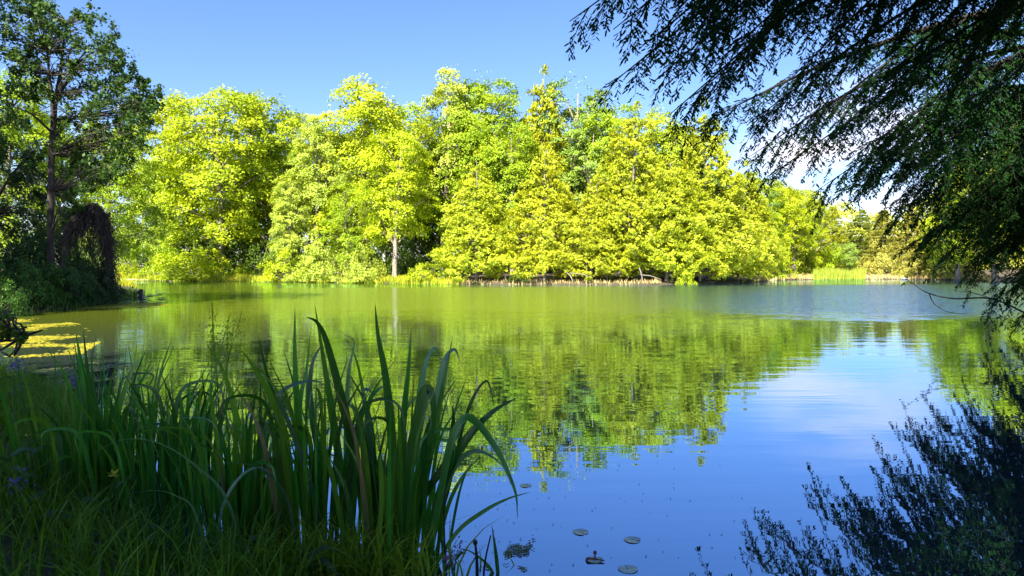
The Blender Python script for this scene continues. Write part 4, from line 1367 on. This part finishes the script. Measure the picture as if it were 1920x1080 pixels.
iris_clump('leftmost iris clump with two narrow upright leaves', 185, 4.45, [
  ([(180, 925), (172, 800), (155, 700), (142, 622)], 24, 0, .2, .1),
  ([(190, 925), (182, 800), (165, 700), (156, 618)], 20, -.05, .2, .2),
  ([(195, 925), (185, 790), (172, 690), (180, 628)], 12, .1, .3, .2),
  ([(200, 925), (215, 800), (245, 700), (271, 664)], 18, 0, .5, .1),
  ([(205, 925), (230, 800), (262, 720), (292, 682)], 16, .1, .5, .2),
  ([(190, 925), (205, 800), (228, 720), (237, 650)], 12, .2, .3, .2),
  ([(150, 925), (118, 800), (124, 730), (126, 680)], 14, 0, .3, .2),
  ([(140, 925), (112, 800), (105, 710), (101, 648)], 10, 0, .3, .2),
 ], 84, 0.38, 1.05, 205)
iris_clump('low iris clump behind the gap between the two left clumps', 270, 4.6, [], 76, 0.36, 0.92, 206)
iris_clump('small iris tuft at the lower right of the dense clump', 905, 3.32, [
  ([(935, 1090), (930, 1040), (922, 983)], 10, 0, .2, .1),
  ([(930, 1090), (915, 1060), (880, 1033), (850, 1028)], 11, .0, .6, .4),
 ], 0, 0.05, 0.2, 207, z=0)

# bare dark stems by the small tuft
rng = np.random.default_rng(9)
for k, (pl, label) in enumerate([([(895, 1095), (894, 1050), (891, 1017)], 'dark broken stem with a blunt top beside the small iris tuft'),
                     ([(905, 1095), (910, 1050), (920, 1004)], 'thin dark stem leaning right beside the small iris tuft'),
                     ([(838, 1060), (833, 1000), (834, 922)], 'thin upright dark stem at the right foot of the dense iris clump')]):
    pts = np.array([P(a, b, 3.3) for a, b in pl])
    o = pts[0].copy(); o[2] = -0.05
    pts[0][2] = -0.06
    m = MB()
    m.tube(catmull(pts - o, 10), np.linspace(.010, .006, 10) * (.6 if k else 1), 6)
    if k == 0: m.tube([pts[2] - o - [0, 0, .012], pts[2] - o, pts[2] - o + [0, 0, .012]], [.008, .013, .008], 7)
    ob = m.obj('dead_reed', M_DEAD, smooth=True); ob.location = o
    tag(ob, label, 'reed')

# ------------------------------------------------------------------ near bank growth
def near_bank(xr, yr, smin, smax):
    def f(rng, n):
        out = []
        while sum(map(len, out)) < n:
            x, y = rng.uniform(*xr, 6000), rng.uniform(*yr, 6000)
            s = sdist(x, y)
            k = (s > smin) & (s < smax) & (vnoise(x * 2.2, y * 2.2, 21) > rng.uniform(-.3, .6, 6000)) & (np.hypot(x, y) > 1.6)
            out.append(np.stack([x[k], y[k], np.maximum(gz(x[k], y[k]), -.03)], 1))
        return np.concatenate(out)[:n]
    return f
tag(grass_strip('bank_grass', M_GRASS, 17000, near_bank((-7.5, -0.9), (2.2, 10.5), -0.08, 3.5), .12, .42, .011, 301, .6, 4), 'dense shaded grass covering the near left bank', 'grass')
M_GRASSL = leaf_mat('sunlit_tint_grass_blade', (0.28, 0.40, 0.03), trans=0.35, var=0.4, patch=3)  # brighter tint carries the sun flecks on the grass; seed heads share it
def at_base(rng, n):
    px = rng.normal(650, 85, n); d = rng.uniform(3.15, 3.42, n)
    x = (px - 960) / F * d
    return np.stack([x, d, np.maximum(gz(x, d), -.02)], 1)
tag(grass_strip('short_grass', M_GRASSL, 620, at_base, .10, .40, .012, 302, .8, 4), 'short grass tinted as if sunlit at the foot of the iris clumps', 'grass')

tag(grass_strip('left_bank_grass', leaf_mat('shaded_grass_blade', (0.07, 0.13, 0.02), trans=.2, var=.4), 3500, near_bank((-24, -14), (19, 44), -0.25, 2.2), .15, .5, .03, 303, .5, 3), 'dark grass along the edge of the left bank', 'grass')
# tall seeding grasses at the left of the irises
rng = np.random.default_rng(401)
for k in range(9):
    px0, d = rng.uniform(370, 420), rng.uniform(4.3, 5.2)
    x, y, _ = P(px0, 505, d)
    root = empty('seed_grass', (x, y, 0), 'thin tall seeding grass left of the central irises', 'grass', 'tall seeding grass stems')
    tipx, tipy = rng.uniform(395, 460), rng.uniform(555, 640)
    tip = P(tipx, tipy, d) - np.array([x, y, 0])
    C = catmull([[0, 0, -.1], tip * [.25, .25, .5] + [0, 0, 0], tip], 16)
    m = MB(); m.tube(C, np.linspace(.004, .0018, 16), 4)
    m.obj('stem', M_GRASS, root, True)
    Q = []
    for j in range(60):
        f = rng.uniform(.68, 1)
        p = C[int(f * 15)] + rng.normal(0, .030 * (1.25 - f) * 3, 3) * [1, 1, .6]
        Q.append(leaf_quads(rng, p[None], np.array([[0, -1.0, .2]]), .024, .008, updir=np.array([0.2, 0, 1.0])))
    m = MB(); m.quads(np.concatenate(Q))
    m.obj('seed_head', M_GRASSL, root)

def weed(name, label, cat, px, d, H, seed, n, leaf, wdt, mat, flower=None, fmat=None, fn=0, group=None, fsize=.02):
    """upright weed: stem, pairs of lance leaves and, where the photo shows one, a flower head"""
    rng = np.random.default_rng(seed)
    x, y, _ = P(px, 505, d)
    z = max(-.05, gz1(x, y))
    root = empty(name, (x, y, z), label, cat, group)
    tipv = np.array([rng.normal(0, .06), rng.normal(0, .06), H])
    C = catmull([[0, 0, -.05], tipv * [.4, .4, .5], tipv], 12)
    m = MB(); m.tube(C, np.linspace(.005, .0025, 12), 5)
    m.obj('stem', mat, root, True)
    for k in range(n):
        f = .15 + .8 * k / n
        p = C[int(f * 11)]
        a = k * 2.4 + rng.uniform(-.3, .3)
        o = np.array([math.cos(a), math.sin(a), 0])
        L = leaf * rng.uniform(.7, 1.2) * (1.1 - .5 * f)
        pts = [p, p + o * L * .5 + [0, 0, .25 * L], p + o * L + [0, 0, .05 * L]]
        blade(pts, wdt, rng.uniform(.2, 1.2), .3, 10, .15).obj('leaf', mat, root, True)
    if fn and fn < 20:
        m = MB()
        c0 = tipv + np.array([0, 0, .004])
        V, Fc = [c0], []
        for k in range(max(5, fn // 2)):
            a = k * 2.4
            o = nrm(np.array([math.cos(a), math.sin(a), rng.uniform(-.2, 1.1)]))
            sd_ = nrm(np.cross(o, [.1, .2, 1.0]))
            V += [c0 + o * fsize * .7 + sd_ * fsize * .45, c0 + o * fsize * 1.7, c0 + o * fsize * .7 - sd_ * fsize * .45]
            n0 = 1 + 3 * k
            Fc.append([0, n0, n0 + 1, n0 + 2])
        m.add(V, Fc)
        m.obj('bloom', fmat, root)
    elif fn:
        Q = []
        fn = max(fn, 30)
        for k in range(fn):
            p = tipv + rng.normal(0, fsize * 1.3, 3) + [0, 0, fsize]
            Q.append(leaf_quads(rng, p[None], nrm(rng.normal(0, 1, (1, 3)) + [0, -1, .5]), fsize, fsize * .7))
        m = MB(); m.quads(np.concatenate(Q))
        m.obj('flower_head', fmat, root)
    return root

M_PURP = leaf_mat('purple_petals', (0.13, 0.11, 0.34), trans=.2, var=.4)
M_YELL = leaf_mat('yellow_petals', (0.62, 0.52, 0.02), trans=.25, var=.25)
M_PINK = leaf_mat('mauve_petals', (0.30, 0.14, 0.34), trans=.2, var=.4)
M_WEED = leaf_mat('weed_leaf', (0.055, 0.12, 0.05), trans=.25, var=.35, rough=.45, spec=.4, patch=4)
def H_at(px, py, d):
    x, y, _ = P(px, 505, d)
    return max(.1, P(px, py, d)[2] - max(-.05, gz1(x, y)))
for k, (px, py, d, label) in enumerate([(22, 690, 6.4, 'purple flower head at the left edge, larger of the pair on the bank'), (42, 684, 6.2, 'purple flower head just right of the larger one at left edge'),
                                        (135, 722, 5.2, 'purple flower head beside the leftmost upright iris leaves'), (50, 902, 3.7, 'pale purple flower low in the grass at the left edge')]):
    weed('purple_flower', label, 'flower', px, d, H_at(px, py, d), 500 + k, 5, .16, .02, M_WEED, True, M_PURP, 60 if k < 3 else 25, 'purple flowers on the near bank', .022)
weed('yellow_flower', 'small yellow iris bloom among dark stems at lower left', 'flower', 206, 3.9, H_at(206, 886, 3.9), 510, 4, .2, .018, M_WEED, True, M_YELL, 16, None, .026)
weed('yellow_flower', 'tiny yellow flower in the grass above the yellow bloom', 'flower', 63, 4.1, H_at(63, 816, 4.1), 511, 4, .15, .018, M_WEED, True, M_YELL, 8, None, .014)
for k, (px, py, d) in enumerate([(832, 1050, 3.25), (848, 1030, 3.3)]):
    weed('mauve_flower', ['mauve flower cluster at the lower right foot of the irises', 'small mauve flower just above the mauve cluster by the irises'][k], 'flower', px, d, H_at(px, py, d), 520 + k, 4, .10, .018, M_WEED, True, M_PINK, 30, 'mauve flowers by the irises', .016)
for k, (px, py, d, label) in enumerate([(140, 935, 3.8, 'grey green leafy weed with lance leaves at lower left'), (120, 985, 3.55, 'leafy weed low in the grass at lower left'), (235, 1000, 3.5, 'small leafy weed beside the water gleam at lower left'),
                                       (60, 1000, 3.45, 'leafy weed near the lower left corner'), (405, 1010, 3.35, 'small weed with two broad leaves below the arching leaf'), (585, 1030, 3.2, 'broad leaved weed at the bottom edge under the irises'), (15, 830, 4.0, 'arching weed at the left edge of the bank')]):
    weed('leafy_weed', label, 'weed', px, d, H_at(px, py, d), 530 + k, 9, .22, .028, M_WEED, group='leafy weeds on the near bank')

# low leafy branch reaching in from the left over the cove
px_tree('maple_sapling', 'low leafy sapling branch reaching in from the left edge over the algae', 'sapling',
  [[(-60, 760, 0, .014), (-45, 690, 0, .012), (-20, 640, 0, .009), (20, 622, 0, .005), (46, 630, 0, .003)], [(-45, 690, 0, .010), (-20, 600, .1, .006), (5, 585, .1, .003)]],
  [(5, 588, 14), (8, 615, 16), (30, 625, 15), (42, 632, 9), (-10, 630, 16), (2, 600, 10)], M_LEAF, M_BARKD, (0.10, 0.17, 0.012), 9.0, 93, leaf=0.07, leaves=60, spread=.25)

# ------------------------------------------------------------------ the wood behind the viewpoint, which shades the near bank
for k, (x, y, H, wf) in enumerate([(-8, -6, 21, 1.05), (-13.5, -11.5, 23, 1.05), (-3, -9, 22, 1.05), (2.5, -7, 21, 1.0), (8, -9, 22, 1.05), (-6.5, -16, 24, 1.1), (0, -17, 24, 1.1), (13, -4, 20, 1.0),
                                   (-25.5, 15.5, 19, 0.85), (-29, 8, 22, 1.0), (-26.5, 22.5, 20, .8), (-33, 16, 22, 1.0), (6, -15, 24, 1.0), (13.5, -12, 23, 1.0), (19, 1, 19, .9), (8.5, -2.5, 17, .7), (-19, -16, 22, .9)]):
    place(BL[3 if k == 0 else k % 3], 'oak_tree', x, y, H, wf, DEEP, 'tall leafy tree standing outside the view and shading the near bank', 'tree', 'trees around the viewpoint', rr.uniform(0, 6.28), M_BARKD)
